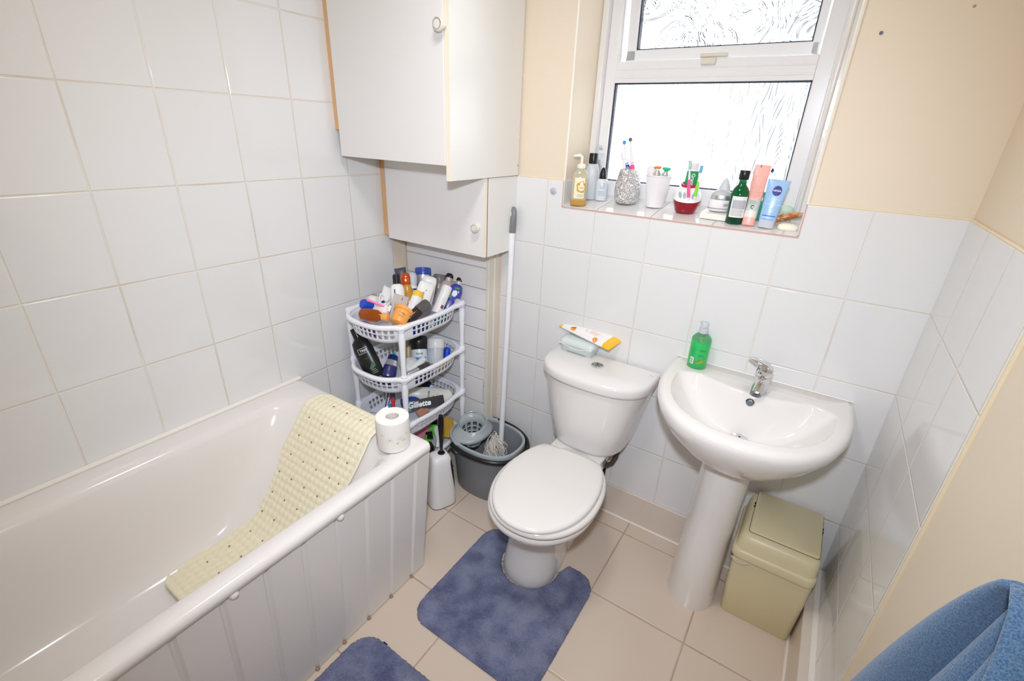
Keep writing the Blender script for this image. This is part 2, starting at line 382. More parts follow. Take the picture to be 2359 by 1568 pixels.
# ------------------------------------------------------------------ bath
bath = thing('bath_tub', 'long white built-in bath with a grooved side panel along the tiled wall', 'bath', (0.35, -1.55, 0))
bo = Vector((0.35, -1.55, 0))
def R4(x0, x1, y0, y1, r, z, n=9):
    out = []
    for cx, cy, a0 in ((x1 - r, y1 - r, 0), (x0 + r, y1 - r, PI / 2), (x0 + r, y0 + r, PI), (x1 - r, y0 + r, 1.5 * PI)):
        for k in range(n):
            a = a0 + PI / 2 * k / (n - 1); out.append((cx + r * math.cos(a) - bo.x, cy + r * math.sin(a) - bo.y, z))
    return out
YB, YN = -0.690, -2.44
rs = [R4(0.006, 0.697, YN, YB, 0.012, 0.571), R4(0.001, 0.702, YN, YB, 0.014, 0.575), R4(0.001, 0.702, YN, YB, 0.014, 0.588), R4(0.002, 0.699, YN, YB, 0.016, 0.598), R4(0.008, 0.691, YN, YB - 0.005, 0.018, 0.603),
      R4(0.02, 0.678, YN, YB - 0.02, 0.03, 0.6035), R4(0.075, 0.652, -2.37, -0.765, 0.08, 0.6015), R4(0.088, 0.643, -2.36, -0.785, 0.09, 0.594), R4(0.097, 0.637, -2.35, -0.805, 0.10, 0.575),
      R4(0.107, 0.636, -2.34, -0.86, 0.11, 0.50), R4(0.118, 0.624, -2.33, -0.925, 0.12, 0.41), R4(0.130, 0.612, -2.32, -0.995, 0.13, 0.32), R4(0.145, 0.598, -2.31, -1.04, 0.14, 0.27),
      R4(0.165, 0.578, -2.29, -1.09, 0.14, 0.238), R4(0.20, 0.54, -2.25, -1.18, 0.13, 0.222), R4(0.28, 0.46, -2.15, -1.35, 0.08, 0.217)]
MB().rings(rs, cap0=False).build('tub', M_acryl, bath, angle=80)
# side panel, vertical grooved boards, leaning in a little towards the floor
ys, prof = [], []
k = YB - 0.012
gro = [-0.753 - 0.1003 * i for i in range(17)]
pts = [(YB + 0.0, 0)]
for g in gro: pts += [(g + 0.009, 0), (g + 0.003, 0.008), (g - 0.003, 0.008), (g - 0.009, 0)]
pts += [(YN, 0)]
P = []
for z in (0.004, 0.575):
    x = 0.632 + 0.058 * z / 0.575
    P.append([(x - d - bo.x, y - bo.y, z) for y, d in pts])
mb = MB().grid(P)
mb.grid([[(0.01 - bo.x, YB - bo.y, z), ((0.632 + 0.058 * z / 0.575) - bo.x, YB - bo.y, z)] for z in (0.004, 0.575)])
mb.build('side_panel', mat('panel_white', (235, 232, 229), 0.32), bath, smooth=False, recalc=False, solid=0.003)
for g in gro[:10]:
    MB().lathe([(0.007, 0), (0.005, 0.004), (0.001, 0.006)], 10).build('stain', mat('rust_brown', (160, 132, 108), 0.8), bath).location = (0.633 - bo.x + 0.001, g - bo.y, 0.001)
for py in (-1.331, -1.046):
    MB().lathe([(0.011, 0), (0.011, 0.003), (0.008, 0.008), (0.003, 0.010)], 16).xf(Matrix.Rotation(PI / 2, 4, 'Y')).build('screw_cover', M_board, bath).location = (0.694 - bo.x, py - bo.y, 0.566)
MB().tube([(0.004 - bo.x, YB - bo.y, 0.607), (0.004 - bo.x, YN - bo.y, 0.607)], 0.008, 8).build('sealant', mat('bath_sealant', (240, 235, 226), 0.4), bath)

# slip mat hanging over the far end of the bath
MW = 34
prof = [(-0.705, 0.6085), (-0.735, 0.609), (-0.765, 0.607), (-0.788, 0.599), (-0.806, 0.58), (-0.835, 0.542), (-0.87, 0.492), (-0.91, 0.436), (-0.95, 0.382), (-0.99, 0.332), (-1.03, 0.291), (-1.075, 0.262), (-1.13, 0.245), (-1.19, 0.235), (-1.25, 0.231), (-1.335, 0.228)]
pv = [Vector((0, y, z)) for y, z in prof]
cl = [0]
for i in range(1, len(pv)): cl.append(cl[-1] + (pv[i] - pv[i - 1]).length)
LM = cl[-1]
def on_path(s):
    s = max(0, min(LM, s))
    for i in range(1, len(pv)):
        if s <= cl[i] + 1e-9:
            u = (s - cl[i - 1]) / (cl[i] - cl[i - 1])
            t0 = (pv[min(i + 1, len(pv) - 1)] - pv[i - 1]).normalized()
            return pv[i - 1].lerp(pv[i], u), Vector((0, -t0.z, t0.y)) * (-1 if t0.y < 0 else 1)
MWID = 0.352
def mat_x0(s): return 0.178 + 0.012 * math.sin(s * 14) * min(1, s * 3) - 0.02 * (s / LM)
NS, NW = 190, 96
bumps = MWID / 15
P = []
for i in range(NS + 1):
    s = LM * i / NS
    row = []
    ins = 0
    rc = 0.065
    for a in (s, LM - s):
        if a < rc: ins = max(ins, rc - math.sqrt(max(0, rc * rc - (rc - a) ** 2)))
    q, nn = on_path(s)
    nn = Vector((0, abs(nn.y) * (-1 if nn.y < 0 else 1), nn.z)) if nn.z > 0 else -nn
    for j in range(NW + 1):
        w = ins + (MWID - 2 * ins) * j / NW
        u = (w / bumps) % 1 - 0.5; v = (s / bumps) % 1 - 0.5
        e = min(w - ins, MWID - ins - w, s, LM - s)
        b = max(0, 1 - (u * u + v * v) / 0.2) ** 0.6 * 0.0034 if e > 0.010 else (0.003 if e > 0.002 else 0)
        x = mat_x0(s) + w
        p = q + nn * (0.005 + b)
        row.append((x - 0.35, p.y + 0.72, p.z - 0.6))
    P.append(row)
sm = thing('slip_mat', 'cream bobbled rubber slip mat draped over the end of the bath', 'bath mat', (0.35, -0.72, 0.6))
MB().grid(P).build('rubber_sheet', M_cream_rubber, sm, angle=180, solid=0.002)
mh = mat('mat_hole_brown', (150, 96, 78), 0.8)
mb = MB()
for i in range(2, 30, 3):
    for j in (2, 5, 8, 11, 13):
        s = (i + 0.0) * bumps; w = j * bumps + (0.4 if i % 2 else 0) * bumps
        if s > LM - 0.03 or (s < 0.05 and j in (2, 13)): continue
        q, nn = on_path(s)
        nn = nn if nn.z > 0 else -nn
        t_ = Vector((0, nn.z, -nn.y)); c = Vector((mat_x0(s) + w - 0.35, 0, 0)) + (q + nn * 0.0072) + Vector((0, 0.72, -0.6))
        pts = [c + Vector((1, 0, 0)) * 0.0033 * math.cos(2 * PI * k / 10) + t_ * 0.0033 * math.sin(2 * PI * k / 10) for k in range(10)]
        mb.add(pts, [tuple(range(10))])
mb.build('hole_pattern', mh, sm, smooth=False, recalc=False)['kind'] = 'stuff'

# toilet roll on the corner of the bath
rp = at(930, 1030, 'z', 0.604); rp = Vector((0.612, -0.768, 0.6042))
roll = thing('toilet_roll', 'white toilet roll with a faint printed flower band on the corner of the bath', 'toilet roll', rp)
H, r0, r1 = 0.105, 0.020, 0.0515
MB().lathe([(r1 - .001, 0), (r1, 0.002), (r1, H - 0.002), (r1 - .002, H), (r0 + .001, H), (r0, H - 0.002), (r0, 0.002), (r0, 0.0)], 48, cap0=False, cap1=False).build('paper', M_paper, roll)
MB().lathe([(r0, 0.001), (r0, H - .003)], 32, cap0=False, cap1=False).build('cardboard_tube', mat('roll_tube', (222, 212, 204), 0.9), roll)
P = []
for i in range(2):
    P.append([((r1 + 0.0012 + 0.010 * max(0, (k - 9) / 9.0)) * math.cos(a), (r1 + 0.0012 + 0.010 * max(0, (k - 9) / 9.0)) * math.sin(a), 0.002 + i * (H - 0.004)) for k in range(19) for a in (math.radians(-130 - k * 4.5),)])
MB().grid(P).build('loose_end', M_paper, roll, solid=0.0006)
ang = math.atan2(CAM.y - rp.y, CAM.x - rp.x) + PI / 2
def rw(u, v):
    a = u / r1 + ang; return ((r1 + .0005) * math.sin(a), -(r1 + .0005) * math.cos(a), v)
for u, v, c in ((-0.012, 0.048, (240, 190, 120)), (0.020, 0.049, (240, 208, 170)), (0.010, 0.034, (200, 204, 110)), (0.032, 0.040, (206, 208, 130)), (0.044, 0.058, (206, 208, 120)), (-0.038, 0.062, (214, 218, 160))):
    blob(roll, 'printed_flower', mat('flower_%d%d' % c[1:], c, 0.9), rw, u, v, 0.0045, 0.0028, 10, rot=0.4)
for u, v in ((-0.012, 0.048), (0.020, 0.049)):
    for k in range(6):
        a = k * PI / 3
        blob(roll, 'printed_petal', mat('petal_grey', (222, 226, 230), 0.9), rw, u + 0.0085 * math.cos(a), v + 0.0085 * math.sin(a), 0.004, 0.002, 8, rot=a)

# ------------------------------------------------------------------ cupboards
up = thing('wall_cabinet', 'large white wall cupboard with one door, upper of the two by the window', 'cupboard', (0.28, 0, 1.40))
o = Vector((0.28, 0, 1.40))
def bxo(x0, x1, y0, y1, z0, z1): return MB().box(x0 - o.x, x1 - o.x, y0 - o.y, y1 - o.y, z0 - o.z, z1 - o.z)
bxo(0.030, 0.532, -0.406, -0.390, 1.424, 2.3).build('door', M_board, up, bevel=0.001)
d = up.children[0]
bxo(0.533, 0.5495, -0.399, -0.001, 1.378, 2.3).build('side_panel', M_board2, up, bevel=0.001)
bxo(0.533, 0.5500, -0.4015, -0.399, 1.378, 2.3).build('edging_strip', M_edge, up)
bxo(0.001, 0.0295, -0.398, -0.365, 1.513, 2.3).build('hinge_batten', M_wood, up)
bxo(0.032, 0.533, -0.388, -0.001, 1.43, 1.446).build('bottom_shelf', M_board2, up)
def knob(parent, p, r):
    k = MB().lathe([(r * .55, 0), (r * .6, 0.012), (r, 0.018), (r * 1.02, 0.024), (r * .96, 0.028), (r * .8, 0.0285)], 32, cap1=True).xf(Matrix.Rotation(PI / 2, 4, 'X')).build('knob', mat('knob_cream', (233, 227, 216), 0.3), parent)
    k.location = p
    MB().lathe([(r * .84, 0.0275), (r * .80, 0.0305), (r * .70, 0.0305), (r * .68, 0.028)], 32, cap0=False, cap1=False).xf(Matrix.Rotation(PI / 2, 4, 'X')).build('chrome_ring', M_chrome, k)
q = at(1014, 56, 'y', -0.42); knob(d, (q.x - o.x, -0.406, q.z - o.z), 0.0185)
for px, py in ((1207, 174), (1193, 381)):
    q = at(px, py, 'x', 0.5498)
    MB().lathe([(0.004, 0), (0.003, 0.0012)], 12).xf(Matrix.Rotation(PI / 2, 4, 'Y')).build('screw_cap', M_white if py < 300 else M_chrome, up).location = (q.x - o.x, q.y, q.z - o.z)
lo = thing('wall_cabinet', 'small white wall cupboard with one door, lower of the two, beside the mop handle', 'cupboard', (0.28, 0, 1.09))
o = Vector((0.28, 0, 1.09))
bxo(0.034, 0.5405, -0.206, -0.190, 1.092, 1.3775).box(0.034 - o.x, 0.5325 - o.x, -0.206, -0.190, 1.3775 - o.z, 1.429 - o.z).build('door', M_board, lo, bevel=0.001)
d = lo.children[0]
bxo(0.5300, 0.5445, -0.187, -0.001, 1.090, 1.376).build('side_panel', M_board2, lo, bevel=0.001)
bxo(0.5300, 0.5435, -0.1885, -0.187, 1.090, 1.376).build('raw_edge', M_brown, lo)
bxo(0.5405, 0.5422, -0.206, -0.190, 1.092, 1.376).build('edging_strip', M_edge, lo)
bxo(0.001, 0.0335, -0.199, -0.165, 1.102, 1.429).build('hinge_batten', M_wood, lo)
bxo(0.034, 0.530, -0.188, -0.001, 1.096, 1.112).build('bottom_shelf', M_board2, lo)
q = at(1097, 524, 'y', -0.22); knob(d, (q.x - o.x, -0.206, q.z - o.z), 0.0165)

# plug left in the plaster and a sucker hook on the tiles
q = at(2030, 76, 'y', 0.006)
t = thing('wall_plug', 'tiny grey wall plug in the cream plaster right of the window', 'wall plug', q)
MB().lathe([(0.0042, 0), (0.0042, 0.002), (0.0025, 0.002), (0.0022, 0.0005)], 16).xf(Matrix.Rotation(PI / 2, 4, 'X')).build('plug', mat('plug_grey', (120, 118, 120), 0.6), t)
q = at(2245, 14, 'y', 0.006)
t = thing('wall_plug', 'tiny brown filled plug hole high on the cream wall towards the corner', 'wall plug', q)
MB().lathe([(0.0032, 0), (0.0026, 0.0012)], 12).xf(Matrix.Rotation(PI / 2, 4, 'X')).build('filler', mat('filler_brown', (196, 152, 118), 0.8), t)
q = at(1275, 440, 'y', 0.0)
t = thing('suction_hook', 'small lilac sucker stuck to the tile beside the window sill', 'sucker', q)
MB().lathe([(0.0135, 0.0003), (0.0135, 0.0012), (0.009, 0.0035), (0.005, 0.005)], 28).xf(Matrix.Rotation(PI / 2, 4, 'X')).build('cup', mat('sucker_lilac', (212, 206, 222), 0.25, trans=0.2), t)
MB().lathe([(0.004, 0.004), (0.004, 0.010), (0.002, 0.011)], 16).xf(Matrix.Rotation(PI / 2, 4, 'X')).build('stud', mat('stud_lilac', (190, 178, 206), 0.3), t)
# ------------------------------------------------------------------ toilet
TO = Vector((1.005, -0.25, 0))
wc = thing('toilet', 'white close-coupled toilet with the lid down, between the bucket and the basin', 'toilet', TO)
def egg(xc, w, yf, yb, yw, z, N=48, pw=2.1):
    """closed outline: widest at yw, front tip yf, back yb (all world), around xc"""
    out = []
    for k in range(N):
        t = 2 * PI * k / N; c, s = math.cos(t), math.sin(t)
        L = (yb - yw) if s > 0 else (yw - yf)
        out.append((xc + w * math.copysign(abs(c) ** (2 / pw), c) - TO.x, yw + L * math.copysign(abs(s) ** (2 / pw), s) - TO.y, z))
    return out
rs = [egg(.968, .104, -.552, -.20, -.45, 0.0), egg(.968, .106, -.555, -.20, -.45, 0.006), egg(.969, .101, -.548, -.20, -.445, 0.05), egg(.972, .096, -.540, -.19, -.44, 0.12), egg(.978, .097, -.540, -.18, -.43, 0.19),
      egg(.988, .110, -.560, -.17, -.43, 0.245), egg(1.000, .134, -.598, -.17, -.44, 0.29), egg(1.012, .160, -.645, -.18, -.46, 0.335), egg(1.018, .176, -.682, -.19, -.475, 0.37), egg(1.020, .1815, -.694, -.20, -.48, 0.392),
      egg(1.020, .180, -.692, -.20, -.48, 0.406), egg(1.020, .170, -.68, -.205, -.48, 0.411)]
MB().rings(rs).build('pan', M_ceram, wc, angle=80)
mb = MB()
def rbox(x0, x1, y0, y1, r, z): return [(x - TO.x, y - TO.y, z) for x, y in [(cx + r * math.cos(a0 + PI / 2 * k / 5), cy + r * math.sin(a0 + PI / 2 * k / 5)) for cx, cy, a0 in ((x1 - r, y1 - r, 0), (x0 + r, y1 - r, PI / 2), (x0 + r, y0 + r, PI), (x1 - r, y0 + r, 1.5 * PI)) for k in range(6)]]
mb.rings([rbox(.945, 1.07, -.42, -.10, .03, .21), rbox(.925, 1.085, -.40, -.06, .03, .30), rbox(.900, 1.106, -.38, -.04, .025, .385), rbox(.897, 1.110, -.37, -.035, .018, .401), rbox(.903, 1.104, -.36, -.042, .016, .407)])
mb.build('pan_shelf', M_ceram, wc, angle=70)
MB().rings([rbox(.905, 1.055, -.475, -.22, .03, 0), rbox(.905, 1.055, -.475, -.22, .03, .010), rbox(.915, 1.045, -.46, -.23, .03, .035), rbox(.925, 1.035, -.44, -.24, .03, .12)]).build('foot_flange', M_ceram, wc, angle=60)
q = at(1279, 1283, 'z', 0.03)
MB().lathe([(0.006, 0), (0.0055, 0.0015), (0.003, 0.002)], 16).xf(Matrix.Translation((1.047 - TO.x, -.365 - TO.y, 0.013)) @ Matrix.Rotation(0.9, 4, 'Y')).build('fixing_screw', mat('screw_dark', (70, 70, 72), 0.3, metal=.5), wc)
SYAW = Matrix.Translation((1.02 - TO.x, -.29 - TO.y, 0)) @ Matrix.Rotation(math.radians(2.0), 4, 'Z') @ Matrix.Translation((-(1.02 - TO.x), .29 + TO.y, 0))
def cut(ring, yb):
    return [(x, min(y, yb - TO.y), z) for x, y, z in ring]
def seatring(w, yf, z): return cut(egg(1.020, w, yf, -.225, -.475, z), -.283)
rs = [seatring(.176, -.690, .4145), seatring(.182, -.698, .417), seatring(.184, -.700, .425), seatring(.181, -.697, .4335), seatring(.172, -.69, .436)]
MB().rings(rs).xf(SYAW).build('seat', M_seat, wc, angle=60)
def lidring(w, yf, z): return cut(egg(1.021, w, yf, -.222, -.475, z), -.288)
rs = [lidring(.158, -.69, .4365), lidring(.166, -.700, .438), lidring(.1685, -.7035, .443), lidring(.1675, -.7025, .449), lidring(.164, -.697, .4535), lidring(.156, -.688, .4555), lidring(.12, -.63, .4572), lidring(.05, -.53, .4578)]
MB().rings(rs).xf(SYAW).build('lid', M_seat, wc, angle=80)
for x in (.955, 1.085):
    MB().lathe([(.012, -.022), (.012, .022)], 16).xf(Matrix.Translation((x - TO.x, -.277 - TO.y, .432)) @ Matrix.Rotation(PI / 2, 4, 'Y')).build('hinge', M_seat, wc, bevel=0.002)
def bow(w, yf, z, xc=1.006, yb=-0.016, N=40, n=2.7):
    out = []
    for k in range(N + 1):
        t = PI + PI * k / N; c, s = math.cos(t), math.sin(t)
        out.append((xc + w * math.copysign(abs(c) ** (2 / n), c) - TO.x, yb - .055 + (yf - yb + .055) * (abs(s) ** (2 / n)) * (1 if s < 0 else 1) - TO.y, z))
    out = [(out[0][0], yb - TO.y, z)] + out + [(out[-1][0], yb - TO.y, z)]
    return out
rs = [bow(.128, -.192, .408), bow(.140, -.202, .411), bow(.149, -.207, .425), bow(.170, -.214, .52), bow(.191, -.219, .62), bow(.205, -.222, .69)]
MB().rings(rs).build('cistern', M_ceram, wc, angle=60)
rs = [bow(.207, -.226, .6915), bow(.214, -.2325, .694), bow(.2165, -.235, .702), bow(.2165, -.235, .720), bow(.214, -.232, .730), bow(.206, -.222, .7355), bow(.15, -.15, .7362)]
MB().rings(rs).build('cistern_lid', M_ceram, wc, angle=70)
fb = MB().lathe([(.0235, 0), (.0235, .003), (.021, .0042), (.0175, .0032)], 36, cap1=False).build('flush_button', M_chrome, wc); fb.location = (1.003 - TO.x, -.098 - TO.y, .736)
MB().lathe([(.017, .0028), (.016, .0045), (.004, .0052)], 30).build('push_plate', M_chrome, fb)
MB().box(-.0008, .0008, -.016, .016, .004, .0056).build('button_split', M_dark, fb).rotation_euler = (0, 0, .5)
MB().tube([(1.190 - TO.x + .0022 * k, -.052 - TO.y + .0022 * (k % 2) - .0004 * k, .7364) for k in range(9)], .0004, 5).build('maker_mark', M_text_g, wc)
# dark waste pipe and supply behind the pan
mb = MB().tube([(p.x - TO.x, p.y - TO.y, p.z) for p in (at(1424, 1030, 'y', -.030), at(1419, 1052, 'y', -.034), at(1409, 1067, 'y', -.040), at(1394, 1073, 'y', -.046), at(1372, 1072, 'y', -.055), at(1340, 1068, 'y', -.07))], .010, 12)
mb.build('supply_pipe', mat('pipe_brown', (84, 68, 56), 0.6), wc)
MB().tube([(.985 - TO.x, -.16 - TO.y, .22), (.99 - TO.x, -.06 - TO.y, .22), (.99 - TO.x, 0.0 - TO.y, .22)], .055, 20).build('waste_pipe', mat('pipe_dark', (52, 50, 50), 0.5), wc)
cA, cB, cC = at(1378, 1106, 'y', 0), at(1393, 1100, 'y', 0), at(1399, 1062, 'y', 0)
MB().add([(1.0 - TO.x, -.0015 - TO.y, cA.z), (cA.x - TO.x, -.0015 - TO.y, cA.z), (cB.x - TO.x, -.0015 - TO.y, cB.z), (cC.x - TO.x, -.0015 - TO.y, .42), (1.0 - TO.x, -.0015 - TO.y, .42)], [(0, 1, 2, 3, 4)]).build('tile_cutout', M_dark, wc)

# wipes tub and packet on the cistern
a = at(1290, 806, 'z', .737); b = at(1358, 828, 'z', .737)
dx = (b - a).normalized(); dy = Vector((0, 0, 1)).cross(dx)
Wd = (b - a).length
tb = thing('wipes_tub', 'pale green plastic wipes tub standing on the cistern under the orange packet', 'tub', a + dx * Wd / 2 + dy * .045)
tb.rotation_euler = (0, 0, math.atan2(dx.y, dx.x)); W2 = Wd / 2 + .006
def rr(w, d, r, z, n=6):
    return [(cx + r * math.cos(a0 + PI / 2 * k / (n - 1)), cy + r * math.sin(a0 + PI / 2 * k / (n - 1)), z) for cx, cy, a0 in ((w - r, d - r, 0), (-w + r, d - r, PI / 2), (-w + r, -d + r, PI), (w - r, -d + r, 1.5 * PI)) for k in range(n)]
Mtub = mat('tub_pale_green', (216, 228, 226), 0.35, trans=0.15)
MB().rings([rr(W2 - .010, .037, .012, .004), rr(W2 - .006, .041, .014, .010), rr(W2, .046, .015, .034)]).build('base', Mtub, tb, angle=70)
for sx in (-1, 1):
    MB().rings([rr(.012, .03, .006, 0), rr(.013, .034, .006, .012)]).build('foot', Mtub, tb).location = (sx * (W2 - .022), -.006, 0)
MB().rings([rr(W2 + .001, .047, .015, .034), rr(W2 + .002, .048, .015, .037), rr(W2 - .001, .045, .015, .052), rr(W2 - .012, .035, .013, .056)]).build('lid', mat('tub_lid', (224, 233, 230), 0.35, trans=0.1), tb, angle=70)
rim = []
for k in range(17):
    u = -W2 + 2 * W2 * k / 16; rim.append((u, -.0475, .036 - .012 * math.cos(u / W2 * PI / 2) ** 2))
MB().tube(rim, .0016, 6).build('lid_lip', mat('tub_lip', (236, 238, 228), 0.35), tb)
# packet
c0, c1, c2 = at(1287, 757, 'z', .80), at(1325, 741, 'z', .80), at(1402, 806, 'z', .80)
ax = (c2 - c0).normalized(); ay = (c1 - c0); ay = (ay - ax * ay.dot(ax)).normalized()
PL, PWd = (c2 - c0).length, .092
pk = thing('wipes_packet', 'white packet of wipes with orange ends and citrus print, lying on the pale tub', 'wipes packet')
Mx = Matrix((ax, ay, ax.cross(ay))).transposed().to_4x4(); Mx.translation = c0 + ax * PL / 2 + ay * PWd / 2; Mx.translation.z = .813
pk.matrix_world = Mx @ Matrix.Rotation(math.radians(3), 4, 'Y') @ Matrix.Rotation(math.radians(11), 4, 'X')
def pk_top(u, v):
    e = max(0, 1 - (abs(u) / (PL / 2)) ** 4) * max(0, 1 - (abs(v) / (PWd / 2)) ** 4)
    return .0005 + .016 * e ** .5
def pk_cell(u0, u1, name, M_):
    P = [[(u0 + (u1 - u0) * i / 16, -PWd / 2 + PWd * j / 14, pk_top(u0 + (u1 - u0) * i / 16, -PWd / 2 + PWd * j / 14)) for j in range(15)] for i in range(17)]
    Q = [[(x, y, -z * .9) for x, y, z in r] for r in P]
    return MB().grid(P).grid(Q, flip=True).build(name, M_, pk, angle=180)
Mor = mat('packet_orange', (250, 190, 40), 0.25, coat=.4)
pk_cell(-PL / 2 + .014, PL / 2 - .034, 'wrapper', mat('packet_white', (243, 240, 236), 0.25, coat=.4))
pk_cell(PL / 2 - .034, PL / 2, 'end_flap', Mor); pk_cell(-PL / 2, -PL / 2 + .014, 'end_flap', Mor)
def pkf(u, v): return (u, v, pk_top(u, v) + .0008)
for (u, v, ru, rv, c) in ((-.047, .020, .021, .013, (250, 176, 50)), (-.038, .004, .018, .013, (250, 214, 96)), (-.014, .014, .019, .013, (252, 150, 70)), (-.063, -.036, .009, .007, (246, 168, 50)), (-.054, -.036, .007, .007, (250, 140, 50)), (.055, -.037, .011, .009, (252, 150, 60))):
    blob(pk, 'citrus_print', mat('citrus_%d_%d' % c[1:], c, 0.3), pkf, u, v, ru, rv, 20)
for u, v in ((-.030, .026), (-.058, -.030)):
    blob(pk, 'leaf_print', mat('leaf_green', (60, 130, 60), 0.4), pkf, u, v, .010, .004, 12, rot=.4)
for k in range(9): patch(pk, 'print_stroke', M_text_o, pkf, .012 + k * .0045, .0128 + k * .0045, -.022 + .002 * (k % 2), -.004 + .005 * (k % 3), 2, 3)
for k in range(2): patch(pk, 'print_stroke', M_text_g, pkf, -.008 + k * .005, -.0068 + k * .005, -.020, -.010, 2, 3)
for u in (.033, .049):
    MB().tube([pkf(u + .0065 * math.cos(a), .019 + .004 * math.sin(a)) for a in [PI * k / 8 for k in range(16)]], .0007, 5, closed=True).build('print_ring', M_text_d, pk)
patch(pk, 'print_stroke', M_text_d, pkf, -.072, -.066, .000, .003, 2, 2)
blob(pk, 'citrus_print', M_text_o, pkf, .016, .022, .012, .005, 16)

# ------------------------------------------------------------------ basin
BC = 1.527
BO = Vector((BC, -.2, 0))
wb = thing('wash_basin', 'white ceramic wash basin on a pedestal with a chrome mixer tap', 'basin', BO)
N = 144
YC = -.235
def Dout(hw, yf, yb, z, n=2.3, ys=-.09):
    """D outline with a straight back, sampled by angle about the middle of the bowl"""
    out = []
    for k in range(N):
        t = 2 * PI * k / N; c, s = math.cos(t), math.sin(t); lo, hi = 0.0, .6
        for _ in range(40):
            r = (lo + hi) / 2; x, y = r * c, YC + r * s
            ok = y <= yb and (abs(x) / hw) ** n + (max(0, ys - y) / (ys - yf)) ** n <= 1
            lo, hi = (r, hi) if ok else (lo, r)
        out.append((BC + lo * c - BO.x, YC + lo * s - BO.y, z))
    return out
def ov(hw, yf, yb, z, n=2.2, yc=None, dz=0.0):
    yc = (yf + yb) / 2 if yc is None else yc
    out = []
    for k in range(N):
        t = 2 * PI * k / N; c, s = math.cos(t), math.sin(t)
        L = (yb - yc) if s > 0 else (yc - yf)
        out.append((BC + .006 + hw * math.copysign(abs(c) ** (2 / n), c) - BO.x, yc + L * math.copysign(abs(s) ** (2 / n), s) - BO.y, z + dz * max(0, s)))
    return out
rs = [ov(.078, -.268, -.06, .590, 2.3), ov(.086, -.285, -.045, .606, 2.3), ov(.130, -.335, -.02, .640), Dout(.19, -.385, -.004, .680), Dout(.238, -.424, -.002, .725), Dout(.264, -.449, -.002, .765), Dout(.2735, -.4575, -.001, .792), Dout(.2725, -.4565, -.001, .807), Dout(.266, -.450, -.001, .8175),
      Dout(.254, -.438, -.004, .8205)]
def zmax(a, b, k):
    h = max(0, min(1, .5 + .5 * (a - b) / k)); return b * (1 - h) + a * h + k * h * (1 - h)
OPEN = []
for k in range(N):
    t = 2 * PI * k / N; c, s = math.cos(t), math.sin(t); lo, hi = 0.0, .6
    for _ in range(40):
        r = (lo + hi) / 2; x, y = r * c, YC + r * s
        v = (abs(x) / .226) ** 2.3 + ((-.14 - y) / .272 if y < -.14 else (y + .14) / .054) ** 2.3
        lo, hi = (r, hi) if v <= 1 else (lo, r)
    OPEN.append((lo * c, YC + lo * s))
def bowl_z(x, y, rho):
    zb = .8185 - .134 * (1 - min(1, rho) ** 2.8)
    d = -.138 + 1.5 * x * x - y
    zp = .8190 - 3.0 * zmax(d, 0, .012) + .006
    return min(.8200, zmax(zb, zp, .014)) if rho < .999 else .8195
for rho in (1.05, 1.02, 1.0, .985, .965, .94, .91, .88, .85, .82, .79, .76, .73, .70, .67, .64, .61, .58, .55, .52, .49, .46, .43, .40, .37, .34, .30, .25, .19, .12, .05):
    rg = []
    for k in range(N):
        x, y = OPEN[k][0] * rho, YC + (OPEN[k][1] - YC) * rho
        z = .8205 if rho > 1.01 else bowl_z(x, y, rho)
        rg.append((x, min(y, -.006) - BO.y, z))
    rs.append(rg)
MB().rings(rs, cap0=True, cap1=True).build('bowl', M_ceram2, wb, angle=85)
def pl(cx, hw, yf, z): return [(cx + hw * math.copysign(abs(math.cos(t)) ** .85, math.cos(t)) - BO.x, (yf + .10 + .10 * math.sin(t) * (1 if math.sin(t) < 0 else .7)) - BO.y, z) for t in [2 * PI * k / 40 for k in range(40)]]
MB().rings([pl(1.512, .082, -.283, 0), pl(1.512, .083, -.284, .01), pl(1.513, .078, -.277, .2), pl(1.516, .075, -.272, .45), pl(1.520, .077, -.272, .56), pl(1.522, .083, -.276, .60)]).build('pedestal', M_ceram2, wb, angle=60)
o_ = MB().lathe([(.0115, 0), (.0115, .001), (.010, .0015)], 24).xf(Matrix.Rotation(PI / 2 - .30, 4, 'X')).build('overflow_hole', mat('overflow_grey', (120, 124, 128), .3, metal=.4), wb); o_.location = (1.531 - BO.x, -.1495 - BO.y, .796)
MB().tube([(.0112 * math.cos(t), 0, .0112 * math.sin(t)) for t in [PI * k / 12 for k in range(13)]], .0014, 6).build('overflow_shade', M_dark, o_).location = (0, -.0016, .001)
ws = MB().lathe([(.031, 0), (.031, .002), (.027, .004), (.024, .0025)], 36, cap1=False).build('waste_ring', M_chrome, wb); ws.location = (1.531 - BO.x, -.205 - BO.y, .6880)
MB().lathe([(.026, .006), (.025, .009), (.018, .0115), (.004, .012)], 32).build('waste_plug', M_chrome, ws)
MB().lathe([(.0035, .0119), (.003, .0125)], 12).build('plug_screw', M_dark, ws)
MB().tube([(1.262, -.003 - BO.y, .822)] and [(-.265, -.003 - BO.y, .822), (.268, -.003 - BO.y, .822)], .0022, 6).build('sealant', mat('basin_sealant', (240, 236, 228), .4), wb)
